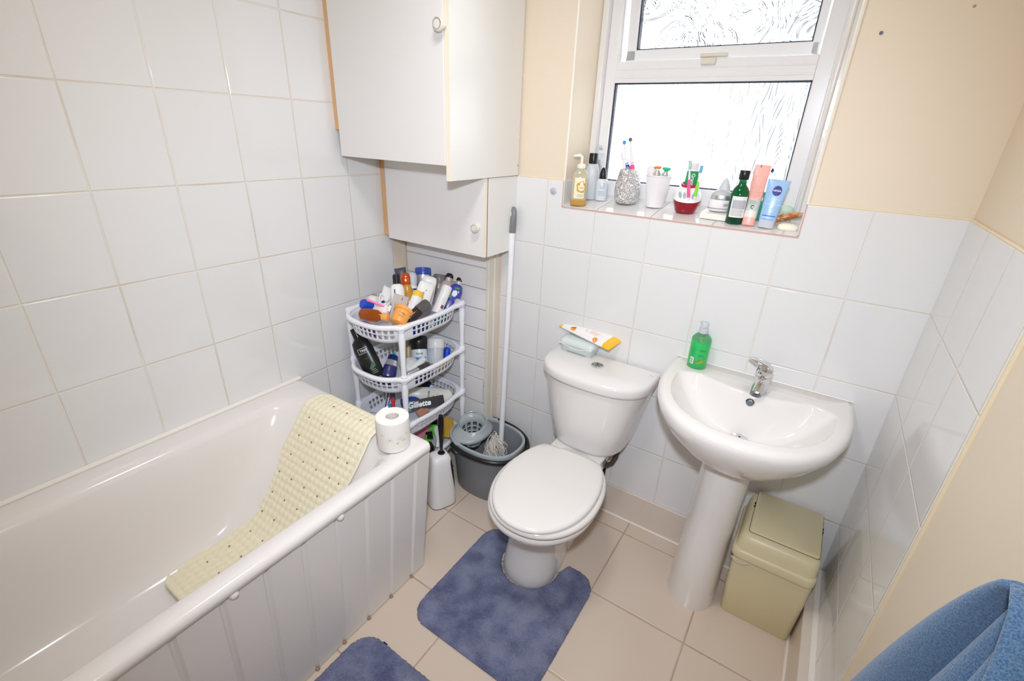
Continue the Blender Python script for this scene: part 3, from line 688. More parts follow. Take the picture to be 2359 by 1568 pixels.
# tap
tp = MB().lathe([(.0265, 0), (.027, .003), (.0235, .006), (.0225, .030), (.0225, .052)], 32).build('tap', M_chrome, wb)
tp.location = (1.545 - BO.x, -.088 - BO.y, .8195); tp.rotation_euler = (0.08, 0, -.08)
rs = []
for t, r, rz in ((0, .021, .021), (.25, .0205, .020), (.5, .0195, .018), (.75, .0185, .0155), (1, .0165, .0125)):
    c = Vector((0, -.006 - .062 * t, .036 - .006 * t - .012 * t * t))
    rs.append([(c.x + r * math.cos(2 * PI * k / 24), c.y - .004 * math.sin(2 * PI * k / 24), c.z + rz * math.sin(2 * PI * k / 24)) for k in range(24)])
MB().rings(rs).build('spout', M_chrome, tp, angle=70)
MB().lathe([(.0125, 0), (.0125, .008), (.010, .008), (.0095, .003)], 24).xf(Matrix.Translation((0, -.058, .0125)) @ Matrix.Rotation(.2, 4, 'X')).build('aerator', mat('aerator_dark', (110, 112, 116), .25, metal=.7), tp)
MB().lathe([(.0228, .053), (.0242, .056), (.0246, .072), (.022, .082), (.014, .088), (.003, .0895)], 32).build('cartridge_cap', M_chrome, tp)
rs = []
for t in [i / 12 for i in range(13)]:
    c = Vector((.010 - .064 * t, .004 + .006 * t, .082 + .020 * t - .008 * t * t)); w = .0195 * (1 - t ** 2.2) ** .6 + .0012; h = .0085 * (1 - t ** 2) + .0012
    rs.append([(c.x, c.y + w * math.cos(2 * PI * k / 20), c.z + h * math.sin(2 * PI * k / 20)) for k in range(20)])
MB().rings(rs).build('lever', M_chrome, tp, angle=80)
for cx, col in ((-.0018, (226, 44, 50)), (.0018, (40, 50, 120))):
    mb = MB(); pts = [(cx, -.0250, .068)] + [(cx + .0034 * math.copysign(1, cx) * abs(math.sin(t)), -.0251, .068 + .0036 * math.cos(t)) for t in [PI * k / 8 for k in range(9)]]
    mb.add(pts, [tuple(range(10))]); mb.xf(Matrix.Rotation(-.42, 4, 'Z')).build('temperature_dot', mat('dot%d' % col[0], col, .4), tp, smooth=False)

# green hand soap
sp = thing('soap_dispenser', 'clear pump bottle of bright green liquid soap on the left of the basin', 'soap bottle', (1.338, -.047, .8205))
r = .0315
M_gl = mat('green_soap', (74, 224, 128), .05, trans=.45, ior=1.35)
MB().lathe([(r - .004, 0), (r, .004), (r, .092), (r - .003, .104), (r - .010, .114), (r - .012, .1145)], 40).build('soap_fill', M_gl, sp, angle=60)
MB().lathe([(r + .0006, .100), (r - .002, .108), (.020, .119), (.0135, .123), (.013, .128)], 40, cap0=False, cap1=False).build('bottle', M_clear, sp)
MB().lathe([(.0145, .124), (.0150, .126), (.0145, .140), (.013, .141)], 24).build('collar', M_cloudy, sp)
pu = MB().lathe([(.011, .141), (.0125, .146), (.0125, .158), (.010, .162), (.004, .163)], 24).tube([(0, 0, .155), (-.004, .012, .1555), (-.012, .026, .153)], [.006, .0055, .004], 10).build('pump_head', M_cloudy, sp)
MB().tube([(0, 0, .12), (-.002, 0, .05), (-.004, 0, .006)], .0028, 8).build('dip_tube', mat('dip_tube', (220, 240, 220), .3), sp)
sp.rotation_euler = (0, 0, math.atan2(CAM.y + .047, CAM.x - 1.338) + PI / 2)
fn = wrap(r)
patch(sp, 'barcode_label', M_label, fn, -.024, -.012, .018, .042)
for k in range(6): patch(sp, 'barcode', M_text_d, wrap(r, off=.001), -.0215, -.0145, .0205 + k * .0033, .0205 + k * .0033 + .0016, nu=4)
lettering(sp, 'TESCO', .0075, mat('ink_green', (30, 110, 70), .5), fn, .012, .070); lines_of_print(sp, MATS['ink_green'], fn, .000, .020, .048, .056, 2, .0009)
for a_, c in ((.0, (110, 150, 50)), (.004, (146, 176, 60))):
    blob(sp, 'aloe_print', mat('aloe%d' % c[0], c, .5), fn, .004 + a_ * 2.4, .032 - a_ * .4, .016, .0035, 16, rot=.5)
lines_of_print(sp, MATS['ink_green'], fn, -.026, -.012, .048, .078, 8, .0006)

# ------------------------------------------------------------------ swing bin
bn = thing('swing_bin', 'beige plastic swing-top bin squeezed between the pedestal and the right wall', 'bin', (1.727, -.125, 0))
def rb(x0, x1, y0, y1, r, z, n=6): return [(x - 1.727, y + .125, z) for x, y in [(cx + r * math.cos(a0 + PI / 2 * k / (n - 1)), cy + r * math.sin(a0 + PI / 2 * k / (n - 1))) for cx, cy, a0 in ((x1 - r, y1 - r, 0), (x0 + r, y1 - r, PI / 2), (x0 + r, y0 + r, PI), (x1 - r, y0 + r, 1.5 * PI)) for k in range(n)]]
MB().rings([rb(1.622, 1.832, -.210, -.030, .016, 0), rb(1.618, 1.836, -.214, -.026, .018, .008), rb(1.612, 1.836, -.240, -.022, .018, .16), rb(1.608, 1.838, -.250, -.018, .018, .312)]).build('body', M_bin, bn, angle=50)
rs = [rb(1.601, 1.8385, -.262, -.012, .026, .300), rb(1.600, 1.839, -.263, -.0115, .026, .303), rb(1.600, 1.839, -.263, -.0115, .026, .324), rb(1.602, 1.838, -.261, -.012, .026, .329), rb(1.607, 1.836, -.256, -.014, .026, .333)]
MB().rings(rs, cap0=False, cap1=True).build('rim', M_bin, bn, angle=50)
def tilt(rg): return [(x, y, z + .060 * (y + .12)) for x, y, z in rg]
rs = [rb(1.607, 1.836, -.256, -.014, .026, .333), tilt(rb(1.611, 1.836, -.252, -.014, .028, .362)), tilt(rb(1.617, 1.834, -.246, -.014, .028, .378)), tilt(rb(1.626, 1.829, -.236, -.016, .026, .385)), tilt(rb(1.640, 1.822, -.220, -.020, .02, .386))]
MB().rings(rs, cap0=False).build('hood', M_bin, bn, angle=50)
def curve_front(rg): return [(x, y - (.010 * (1 - (x / .094) ** 2) if y < 0 else 0), z) for x, y, z in rg]
rs = [curve_front(tilt(rb(1.632, 1.829, -.222, -.016, .008, .3865))), curve_front(tilt(rb(1.632, 1.829, -.222, -.016, .008, .3895))), curve_front(tilt(rb(1.635, 1.826, -.219, -.018, .008, .3915)))]
fl = MB().rings(rs).build('flap', M_bin, bn, angle=40)
rs = [curve_front(tilt(rb(1.6303, 1.8307, -.2238, -.0145, .009, .3862))), curve_front(tilt(rb(1.6303, 1.8307, -.2238, -.0145, .009, .3870)))]
MB().rings(rs).build('flap_gap', mat('bin_gap', (120, 108, 76), .6), bn)
for x in (1.6298, 1.8300):
    for y in (-.085, -.100):
        MB().box(x - .0022 - 1.727, x + .0022 - 1.727, y - .004 + .125, y + .004 + .125, .3865 + .06 * (y + .245), .3895 + .06 * (y + .245)).build('pivot_slot', M_dark, bn)
P = [[(1.603 - 1.727 + .058 * j / 8, -.2635 + .125 - .001 * math.sin(j), .300 - (0.018 * math.sin(PI * j / 8) + .004) * i / 3) for j in range(9)] for i in range(4)]
MB().grid(P).build('bag_edge', mat('bag_film', (226, 220, 200), .2, trans=.3), bn)

# ------------------------------------------------------------------ rugs
M_rug = bpy.data.materials.new('blue_tufts'); M_rug.use_nodes = True
t = NT(M_rug.node_tree); b = M_rug.node_tree.nodes['Principled BSDF']
tc = t.n('ShaderNodeTexCoord'); n1 = t.n('ShaderNodeTexNoise'); n1.inputs['Scale'].default_value = 14; n1.inputs['Detail'].default_value = 5
n2 = t.n('ShaderNodeTexNoise'); n2.inputs['Scale'].default_value = 420; n2.inputs['Detail'].default_value = 2
t.l(tc.outputs['Object'], n1.inputs[0]); t.l(tc.outputs['Object'], n2.inputs[0])
f = t.math('ADD', t.math('MULTIPLY', n1.outputs['Fac'], .75), t.math('MULTIPLY', n2.outputs['Fac'], .55))
t.l(t.mix(t.ramp(f, .45, .85), rgb(80, 88, 126), rgb(140, 146, 174)), b.inputs['Base Color'])
b.inputs['Roughness'].default_value = .95; b.inputs['Sheen Weight'].default_value = .25; b.inputs['Specular IOR Level'].default_value = .1
bp = t.n('ShaderNodeBump'); bp.inputs['Distance'].default_value = .004; t.l(n2.outputs['Fac'], bp.inputs['Height']); t.l(bp.outputs[0], b.inputs['Normal'])
from mathutils import noise as _ns
def rug(name, label, inside, x0, x1, y0, y1, ox, oy, step=.0042, grp='blue bathroom mats'):
    nx, ny = int((x1 - x0) / step), int((y1 - y0) / step)
    idx, vs, fs = {}, [], []
    rd = random.Random(3)
    def V(i, j, top):
        k = (i, j, top)
        if k not in idx:
            x, y = x0 + i * step, y0 + j * step
            d = inside(x, y)
            if top:
                e = min(1, max(0, d) / .012)
                tuft = .0045 * _ns.noise(Vector((x * 28, y * 28, 0))) + .003 * _ns.noise(Vector((x * 9, y * 9, 4)))
                z = .003 + .0125 * math.sqrt(e) + (tuft + rd.uniform(-.0020, .0020)) * e
                x += rd.uniform(-.0014, .0014); y += rd.uniform(-.0014, .0014)
            else: z = .0012
            idx[k] = len(vs); vs.append((x - ox, y - oy, z))
        return idx[k]
    cells = set()
    for i in range(nx):
        for j in range(ny):
            if inside(x0 + (i + .5) * step, y0 + (j + .5) * step) > 0: cells.add((i, j))
    for i, j in cells:
        fs.append((V(i, j, 1), V(i + 1, j, 1), V(i + 1, j + 1, 1), V(i, j + 1, 1)))
        for di, dj, a, b_ in ((-1, 0, (i, j + 1), (i, j)), (1, 0, (i + 1, j), (i + 1, j + 1)), (0, -1, (i, j), (i + 1, j)), (0, 1, (i + 1, j + 1), (i, j + 1))):
            if (i + di, j + dj) not in cells: fs.append((V(*a, 1), V(*a, 0), V(*b_, 0), V(*b_, 1)))
    return vs, fs
def rrect_sdf(x, y, x0, x1, y0, y1, r):
    qx = abs(x - (x0 + x1) / 2) - (x1 - x0) / 2 + r; qy = abs(y - (y0 + y1) / 2) - (y1 - y0) / 2 + r
    return -(math.hypot(max(qx, 0), max(qy, 0)) + min(max(qx, qy), 0) - r)
def ped(x, y):
    d = rrect_sdf(x, y, .732, 1.214, -.868, -.370, .075)
    if y > -.445: d2 = abs(x - .965) - .1125 - max(0, (y + .42)) * .35
    else: d2 = math.hypot(x - .965, y + .445) - .1125
    return min(d, d2)
def bm_(x, y): return rrect_sdf(x, y, .657, 1.16, -1.78, -.985, .07)
pm = thing('pedestal_mat', 'blue tufted mat with a cut-out fitted around the foot of the toilet', 'bath mat', (.973, -.62, 0))
vs, fs = rug('pile', '', ped, .72, 1.226, -.88, -.36, .973, -.62)
MB().add(vs, fs).build('pile', M_rug, pm, angle=180)
bmx = thing('bath_mat', 'blue tufted mat on the floor beside the bath panel, cut off by the bottom edge', 'bath mat', (.9, -1.38, 0))
vs, fs = rug('pile', '', bm_, .645, 1.17, -1.79, -.975, .9, -1.38, .0052)
MB().add(vs, fs).build('pile', M_rug, bmx, angle=180)
MB().box(.735 - .9, .752 - .9, -.986 + 1.38, -.980 + 1.38, .001, .004).build('care_tag', M_navy, bmx)

# ------------------------------------------------------------------ towel
tw = thing('bath_towel', 'blue towel hanging in folds on the right wall near the camera', 'towel', (1.84, -1.1, 1.17))
M_tow = bpy.data.materials.new('blue_terry'); M_tow.use_nodes = True
t = NT(M_tow.node_tree); b = M_tow.node_tree.nodes['Principled BSDF']
tc = t.n('ShaderNodeTexCoord'); n1 = t.n('ShaderNodeTexNoise'); n1.inputs['Scale'].default_value = 520; n1.inputs['Detail'].default_value = 3
t.l(tc.outputs['Object'], n1.inputs[0])
t.l(t.mix(t.ramp(n1.outputs['Fac'], .3, .7), rgb(66, 98, 136), rgb(104, 136, 170)), b.inputs['Base Color'])
b.inputs['Roughness'].default_value = .95; b.inputs['Sheen Weight'].default_value = .35; b.inputs['Specular IOR Level'].default_value = .1
bp = t.n('ShaderNodeBump'); bp.inputs['Distance'].default_value = .0012; t.l(n1.outputs['Fac'], bp.inputs['Height']); t.l(bp.outputs[0], b.inputs['Normal'])
Hk = Vector((1.852, -1.075, 1.150)); P = []
for i in range(61):
    tt = i / 60; row = []
    for j in range(161):
        s = j / 160
        yb_ = -.735 - .78 * s
        g = tt ** .62
        y = Hk.y + (yb_ - Hk.y) * g
        z = Hk.z + .004 - .88 * tt + .05 * math.sin(s * PI) * (1 - tt) * tt
        ph = 2 * PI * (4.6 * s + .25) + .8 * math.sin(3 * s + 2 * tt)
        amp = .016 + .052 * min(1, tt * 2.2)
        x = 1.862 - .012 - amp * (.55 + .45 * math.sin(ph)) - .010 * math.sin(9 * s + 5 * tt)
        edge = min(1, s * 9, (1 - s) * 9); x = 1.868 + (x - 1.868) * (.25 + .75 * edge)
        y += .010 * math.cos(ph) * min(1, tt * 3)
        row.append((x - 1.84, y + 1.1, z - 1.17))
    P.append(row)
MB().grid(P).build('terry_cloth', M_tow, tw, angle=180, solid=.009)
hk = MB().tube([(1.885, -1.075, 1.150), (1.862, -1.075, 1.146), (1.850, -1.075, 1.150), (1.848, -1.075, 1.158)], .004, 8)
hk.v = [(x - 1.866, y + 1.075, z - 1.15) for x, y, z in hk.v]
t = thing('towel_hook', 'small wall hook holding up the blue towel', 'hook', (1.866, -1.075, 1.15)); hk.build('hook', M_chrome, t)
# ------------------------------------------------------------------ plastic storage rack
RC = Vector((.2265, -.308, 0)); RAX, RAY = .146, .177      # centre, half spacing of the posts
rack = thing('storage_rack', 'white plastic four-tier basket rack full of toiletries in the corner behind the bath', 'rack', RC)
NB = 96
def sup(a, b, n, t):
    c, s = math.cos(t), math.sin(t); return (abs(c / a) ** n + abs(s / b) ** n) ** (-1 / n)
PANG = [math.atan2(sy * RAY, sx * RAX) for sx in (1, -1) for sy in (1, -1)]
def lobe(t):
    k = 0
    for a in PANG:
        d = (t - a + PI) % (2 * PI) - PI; k = max(k, math.exp(-(d / .13) ** 2))
    return k
def Rin(t): return sup(.151, .232 if math.sin(t) < 0 else .205, 3.0, t)
TZ = [.858, .640, .422, .204]
def ring_(rf, z): return [(rf(2 * PI * k / NB) * math.cos(2 * PI * k / NB), rf(2 * PI * k / NB) * math.sin(2 * PI * k / NB), z) for k in range(NB)]
RPOST = math.hypot(RAX, RAY)
def rout(t, g=0.0):
    base = Rin(t) + .018 - g
    l = lobe(t)
    return base + max(0, (RPOST + .016 - g) - base) * l
_t = [2 * PI * k / 2000 for k in range(2001)]
_c = [0.0]
for k in range(2000):
    _p, _q = (Rin(_t[k]), _t[k]), (Rin(_t[k + 1]), _t[k + 1])
    _c.append(_c[-1] + math.hypot(_p[0] * math.cos(_p[1]) - _q[0] * math.cos(_q[1]), _p[0] * math.sin(_p[1]) - _q[0] * math.sin(_q[1])))
WANG = []                                          # angles of the lattice bars, evenly spaced along the rim
NS_ = 54
for k in range(NS_ * 2):
    s = _c[-1] * (k // 2 + (.60 if k % 2 else 0)) / NS_; i = 0
    i = next(q for q in range(2000) if _c[q + 1] >= s); WANG.append(_t[i])
def basket(z0):
    mb = MB()
    rs = [ring_(lambda t: Rin(t) - .001, -.010), ring_(lambda t: Rin(t) + .000, -.002), ring_(lambda t: Rin(t) + .003, .001), ring_(lambda t: (Rin(t) + rout(t)) / 2, .0025), ring_(lambda t: rout(t, .003), .001), ring_(lambda t: rout(t), -.004), ring_(lambda t: rout(t), -.014), ring_(lambda t: rout(t, .003), -.016), ring_(lambda t: Rin(t) + .003, -.013)]
    mb.rings(rs, cap0=False, cap1=False)
    rows = [(-.010, 0), (-.020, .002), (-.038, .004), (-.043, .005), (-.061, .008), (-.072, .013), (-.081, .022), (-.085, .05)]
    P = []
    for dz, ins in rows:
        P.append([((Rin(t) - ins) * math.cos(t), (Rin(t) - ins) * math.sin(t), dz) for t in WANG])
    M_ = len(WANG)
    vs = [p for r in P for p in r]; fs = []
    for i in range(len(rows) - 1):
        for k in range(M_):
            hole = i in (1, 3) and k % 2 == 0 and lobe(WANG[k]) < .12
            if not hole: fs.append((i * M_ + k, i * M_ + (k + 1) % M_, (i + 1) * M_ + (k + 1) % M_, (i + 1) * M_ + k))
    fs.append(tuple((len(rows) - 1) * M_ + k for k in range(M_)))
    mb2 = MB().add(vs, fs)
    return mb, mb2
for ti, z0 in enumerate(TZ):
    a_, b_ = basket(z0)
    k = a_.build('basket', M_pwhite, rack, angle=60); k.location = (0, 0, z0)
    w = b_.build('basket_wall', M_pwhite, k, angle=60, solid=.0022)
posts = []
PP = [(1, -1), (1, 1), (-1, -1), (-1, 1)]
pmb = None
for ti in range(4):
    z1 = TZ[ti] - .014; z0 = TZ[ti + 1] + .001 if ti < 3 else 0.03
    L = z1 - z0
    for sx, sy in PP:
        prof = [(.0135, 0), (.0135, .006), (.010, .010), (.0095, L * .3), (.0120, L * .62), (.0135, L * .80), (.0110, L - .012), (.0135, L - .008), (.0135, L)]
        p = MB().lathe(prof, 18).build('post', M_pwhite, rack); p.location = (sx * RAX, sy * RAY, z0)
        if ti == 0:
            MB().lathe([(.0115, .0), (.0115, .0012), (.0105, .002)], 24).build('post_cap', M_pwhite, rack).location = (sx * RAX, sy * RAY, TZ[0] + .0015)
for sx, sy in PP:
    MB().lathe([(.016, 0), (.018, .004), (.018, .026), (.0145, .032)], 18).build('foot', M_pwhite, rack).location = (sx * RAX, sy * RAY, 0)

# ------------------------------------------------------------------ generic toiletries
def item(name, label, cat, base, tip, parts, group=None, roll=0.0, front=None):
    M = axis_M(base, tip, roll, front) @ Matrix.Diagonal((TS, TS, 1, 1)); L = (Vector(tip) - Vector(base)).length
    o = thing(name, label, cat, group=group, M=M)
    for p in parts:
        k = p[0]
        if k == 'lathe':
            _, pn, M_, prof, sy = p
            MB().lathe([(r, z * L) for r, z in prof], 28, sy).build(pn, M_, o, angle=50)
        elif k == 'tube':                                   # squeezed tube: round at z0, flat at z1
            _, pn, M_, r, z0, z1, flat_first = p
            rs = []
            for i in range(13):
                u = i / 12; w = u if not flat_first else 1 - u
                a = r * (1 + .28 * w); b = r * math.sqrt(max(0, 1 - w ** 1.3)) * .85 + .0009
                rs.append([(a * math.cos(2 * PI * q / 32), b * math.sin(2 * PI * q / 32), (z0 + (z1 - z0) * u) * L) for q in range(32)])
            MB().rings(rs).build(pn, M_, o, angle=70)
        elif k == 'sect':                                   # superellipse sections: [(a, b, z)], exponent
            _, pn, M_, secs, n = p
            MB().rings([sell(a, b, n, 36, 0, 0, z * L) for a, b, z in secs]).build(pn, M_, o, angle=50)
        elif k == 'patch':
            _, pn, M_, r, sy, u0, u1, v0, v1 = p
            patch(o, pn, M_, wrap(r, sy), u0, u1, v0 * L, v1 * L)
        elif k == 'print':
            _, M_, r, sy, u0, u1, v0, v1, n = p
            lines_of_print(o, M_, wrap(r, sy, .001), u0, u1, v0 * L, v1 * L, n, .0009)
        elif k == 'text':
            _, body, size, M_, r, sy, u, v, rot = p
            lettering(o, body, size, M_, wrap(r, sy, .0012), u, v * L, rot)
        elif k == 'blob':
            _, pn, M_, r, sy, u, v, ru, rv, rot = p
            blob(o, pn, M_, wrap(r, sy, .001), u, v * L, ru, rv, 20, rot, .15)
        elif k == 'pipe':
            _, pn, M_, pts, rad = p
            MB().tube([(x, y, z * L) for x, y, z in pts], rad, 10).build(pn, M_, o)
        elif k == 'box':
            _, pn, M_, x0, x1, y0, y1, z0, z1, bev = p
            MB().box(x0, x1, y0, y1, z0 * L, z1 * L).build(pn, M_, o, bevel=bev, smooth=bev > 0)
    return o
TS, TA, TB, T0 = 1.0, 0.0, 1.0, 0.0
def f(px, py, d): return far(px, py, T0 + TA + (d - T0) * TB)
G1, G2, G3, G4 = 'toiletries in the top basket', 'toiletries in the second basket', 'toiletries in the third basket', 'cleaning things in the bottom basket'
def bot(r, cap=.8, n=.35): return [(r * .9, 0), (r, .03), (r, cap - .12), (r * .92, cap - .06), (r * n * 1.3, cap - .01), (r * n, cap)]
# top basket
item('shampoo_bottle', 'white bottle with a black and purple cap standing in the top basket', 'bottle', f(921, 735, 1.95), f(912, 632, 1.97),
     [('sect', 'body', M_white, [(.024, .017, 0), (.028, .020, .05), (.028, .020, .68), (.022, .017, .76), (.013, .013, .785)], 2.4), ('lathe', 'cap', M_black, [(.0145, .775), (.0145, .93), (.0135, .985), (.012, .99)], 1), ('lathe', 'cap_top', mat('cap_purple', (70, 40, 96), .3), [(.0125, .985), (.011, 1.0)], 1),
      ('patch', 'label', M_navy, .028, .72, -.024, -.008, .55, .66)], G1)
item('sachet', 'clear plastic packet with grey print leaning on the white bottle in the top basket', 'packet', f(911, 738, 1.88), f(925, 680, 1.90),
     [('box', 'pouch', mat('clear_sachet', (226, 216, 212), .25, trans=.35), -.028, .030, -.006, .006, 0, 1, .003), ('box', 'print', mat('sachet_print', (176, 164, 162), .5), -.020, .020, -.0068, -.0062, .25, .62, 0), ('box', 'mark', M_text_d, .004, .006, -.007, -.0062, .80, .90, 0)], G1, roll=.25)
item('shampoo_bottle', 'amber bottle with a rounded copper cap standing in the top basket', 'bottle', f(946, 725, 2.00), f(932, 628, 2.02),
     [('sect', 'body', M_ambery, [(.018, .015, 0), (.023, .018, .05), (.024, .019, .45), (.020, .017, .66), (.014, .013, .72)], 2.2), ('sect', 'cap', mat('copper_cap', (196, 84, 34), .18, metal=.35, coat=.5), [(.014, .013, .70), (.019, .016, .74), (.021, .018, .86), (.018, .016, .96), (.008, .008, 1.0)], 2.6), ('print', M_text_d, .024, .8, -.01, .004, .40, .52, 3)], G1)
item('cosmetic_tube', 'dark grey tube with a pointed crimped end at the back of the top basket', 'tube', f(932, 670, 2.08), f(921, 617, 2.09),
     [('tube', 'body', mat('tube_charcoal', (72, 76, 84), .35), .019, 0, 1, False), ('box', 'mark', M_text_w, -.002, .002, -.004, -.003, .62, .78, 0)], G1)
item('deodorant', 'roll-on deodorant with clear cap and navy base in the top basket', 'deodorant', f(952, 690, 2.06), f(950, 627, 2.07),
     [('lathe', 'body', M_navy, [(.018, 0), (.020, .06), (.020, .40)], 1), ('lathe', 'collar', M_white, [(.020, .40), (.018, .55)], 1), ('lathe', 'cap', M_cloudy, [(.0185, .5), (.019, .8), (.016, .95), (.010, 1)], 1)], G1)
item('cream_jar', 'large navy can with silver band and blue lid in the top basket', 'can', f(975, 700, 2.10), f(974.5, 617, 2.11),
     [('lathe', 'body', M_navy, [(.032, 0), (.034, .03), (.034, .56)], 1), ('lathe', 'band', M_silver, [(.0342, .56), (.0345, .80)], 1), ('lathe', 'lid', mat('lid_blue', (46, 74, 158), .3), [(.0345, .80), (.0352, .84), (.0348, .97), (.033, 1.0)], 1), ('text', 'Q10', .012, M_text_w, .0345, 1, 0, .42, 0)], G1)
item('deodorant', 'plain white oval deodorant standing behind another one in the top basket', 'deodorant', f(977, 705, 2.03), f(991, 637, 2.05),
     [('sect', 'body', M_white, [(.028, .016, 0), (.032, .019, .06), (.032, .019, .86), (.028, .016, .97), (.018, .010, 1.0)], 2.8)], G1)
item('deodorant', 'white oval deodorant with small blue print leaning at the centre of the top basket', 'deodorant', f(962, 720, 1.95), f(985, 650, 1.97),
     [('sect', 'body', M_white, [(.028, .015, 0), (.033, .018, .08), (.033, .018, .86), (.029, .016, .97), (.018, .010, 1.0)], 2.8), ('blob', 'print', mat('ink_sky', (70, 150, 220), .5), .033, .55, -.004, .62, .004, .004, 0), ('blob', 'print', M_text_b, .033, .55, -.016, .55, .003, .005, 0), ('blob', 'print', M_text_g, .033, .55, .003, .72, .003, .003, 0)], G1, roll=.1)
item('sun_cream_tube', 'white tube with yellow print leaning at the centre of the top basket', 'tube', f(943, 735, 1.89), f(965, 672, 1.92),
     [('tube', 'body', M_white, .021, .0, .8, True), ('lathe', 'cap', mat('cap_yellow', (240, 196, 60), .35), [(.021, .80), (.022, .84), (.022, .98), (.019, 1.0)], .9), ('blob', 'print', mat('ink_yellow', (250, 208, 40), .5), .021, .7, -.008, .60, .006, .011, .2), ('blob', 'print', mat('ink_lemon', (244, 186, 60), .5), .021, .7, .006, .45, .004, .005, .2), ('print', M_text_b, .021, .6, -.014, .006, .16, .3, 3)], G1)
item('lotion_bottle', 'white cylindrical bottle leaning to the right side of the top basket', 'bottle', f(1005, 722, 1.98), f(1031, 660, 2.02),
     [('lathe', 'body', M_white, [(.019, 0), (.0215, .04), (.0215, .90), (.021, .985), (.018, 1)], 1), ('patch', 'label', mat('label_brown', (120, 70, 60), .5), .0215, 1, .006, .018, .18, .30), ('print', M_text_g, .0215, 1, .000, .016, .32, .55, 3)], G1)
def hb(nm, lab, b0, t0, Mb, extra):
    item(nm, lab, 'bottle', b0, t0, [('sect', 'body', Mb, [(.024, .017, 0), (.030, .021, .06), (.033, .023, .35), (.031, .022, .62), (.022, .019, .76), (.013, .013, .80)], 2.2), ('lathe', 'collar', mat('collar_silver', (226, 222, 216), .15, metal=.6), [(.0150, .78), (.0155, .80), (.0155, .885)], 1), ('lathe', 'cap', M_black, [(.0170, .885), (.0185, .90), (.0185, .97), (.015, 1.0)], 1)] + extra, G1)
M_peri = mat('bottle_violet', (70, 70, 166), .25)
hb('shampoo_bottle', 'violet bottle with black cap and flower label at the right of the top basket', f(1027, 716, 2.06), f(1063, 641, 2.10), M_peri,
   [('blob', 'label', mat('label_lilac', (228, 230, 238), .5), .033, .7, .002, .50, .011, .015, 0), ('blob', 'leaf_print', mat('leaf_bright', (90, 180, 80), .5), .033, .7, -.013, .40, .005, .011, .3), ('blob', 'leaf_print', mat('leaf_mid', (70, 150, 70), .5), .033, .7, .004, .66, .012, .005, .3), ('blob', 'leaf_print', mat('petal_lilac', (180, 180, 230), .5), .033, .7, .014, .58, .004, .006, .3), ('print', M_text_w, .033, .7, -.014, .012, .10, .26, 4)])
hb('shampoo_bottle', 'clear bottle with a black cap and flower print behind the violet bottle', f(1012, 710, 2.08), f(1038, 632, 2.12), mat('bottle_clear_pink', (218, 200, 204), .2, trans=.3),
   [('blob', 'flower_print', mat('flower_magenta', (204, 60, 120), .5), .033, .7, -.012, .50, .006, .010, 0), ('blob', 'flower_print', mat('flower_red', (220, 90, 70), .5), .033, .7, .002, .62, .007, .006, .4), ('blob', 'leaf_print', mat('leaf_dark', (80, 90, 60), .5), .033, .7, -.004, .38, .006, .008, 0)])
hb('shampoo_bottle', 'blue bottle mostly hidden behind the violet bottle in the top basket', f(1040, 712, 2.12), f(1050, 655, 2.14), mat('bottle_royal', (40, 52, 150), .25), [])
item('plastic_cup', 'smoky grey translucent cup behind the clear flower bottle in the top basket', 'cup', f(1008, 680, 2.12), f(1014, 633, 2.13), [('lathe', 'cup', mat('cup_smoke', (150, 142, 140), .2, trans=.4), [(.026, 0), (.029, .5), (.029, .95), (.026, 1.0)], 1)], G1)
item('hairspray_bottle', 'dark bottle with a smoky see-through cap lying across the front of the top basket', 'bottle', f(938, 738, 1.83), f(986, 697, 1.88),
     [('lathe', 'body', mat('bottle_dark', (46, 36, 30), .2), [(.016, 0), (.020, .04), (.021, .55)], 1), ('lathe', 'cap', mat('smoke_cap', (104, 100, 98), .12, trans=.3), [(.0215, .52), (.0225, .56), (.0225, .88), (.019, .97), (.008, 1)], 1), ('lathe', 'nozzle', M_dark, [(.007, .6), (.007, .72)], 1)], G1)
item('cream_jar', 'peach hair-mask tub tipped on its side at the front of the top basket', 'tub', f(915, 745, 1.80), f(931, 714, 1.83),
     [('lathe', 'tub', M_orange, [(.025, 0), (.028, .06), (.032, .78), (.036, .80), (.037, 1.0), (.034, 1.01)], 1), ('text', 'EXPERT', .0085, mat('ink_brown', (120, 60, 20), .5), .0295, 1, -.006, .52, -.25), ('print', mat('ink_brown', (120, 60, 20), .5), .029, 1, -.016, .008, .25, .40, 2)], G1, roll=.2)
item('body_oil_bottle', 'amber oil bottle with a peach cap lying at the front left of the top basket', 'bottle', f(829, 722, 1.84), f(894, 731, 1.79),
     [('sect', 'body', M_amber, [(.012, .010, 0), (.021, .016, .08), (.024, .018, .35), (.022, .017, .62), (.013, .012, .76), (.010, .010, .80)], 2.2), ('lathe', 'cap', M_orange, [(.0135, .79), (.0150, .81), (.0150, .97), (.0135, 1.0)], 1)], G1)
item('bottle_with_cap', 'bottle lying down with a round blue cap at the left of the top basket', 'bottle', f(872, 710, 1.94), f(834, 699, 1.90),
     [('lathe', 'body', M_white, [(.018, 0), (.020, .1), (.020, .45)], 1), ('lathe', 'cap', M_blue, [(.0185, .42), (.0205, .46), (.0205, .92), (.0175, 1.0)], 1)], G1)
item('razor', 'pink disposable razor lying over the left of the top basket', 'razor', f(902, 712, 1.84), f(845, 690, 1.86),
     [('pipe', 'handle', mat('razor_pink', (246, 128, 178), .3), [(0, 0, .28), (0, -.002, .6), (0, 0, 1.0)], [.0045, .0042, .0055]), ('pipe', 'neck', M_white, [(0, 0, .12), (0, 0, .30)], .0045), ('box', 'head', M_white, -.012, .012, -.004, .004, .02, .12, .001)], G1)
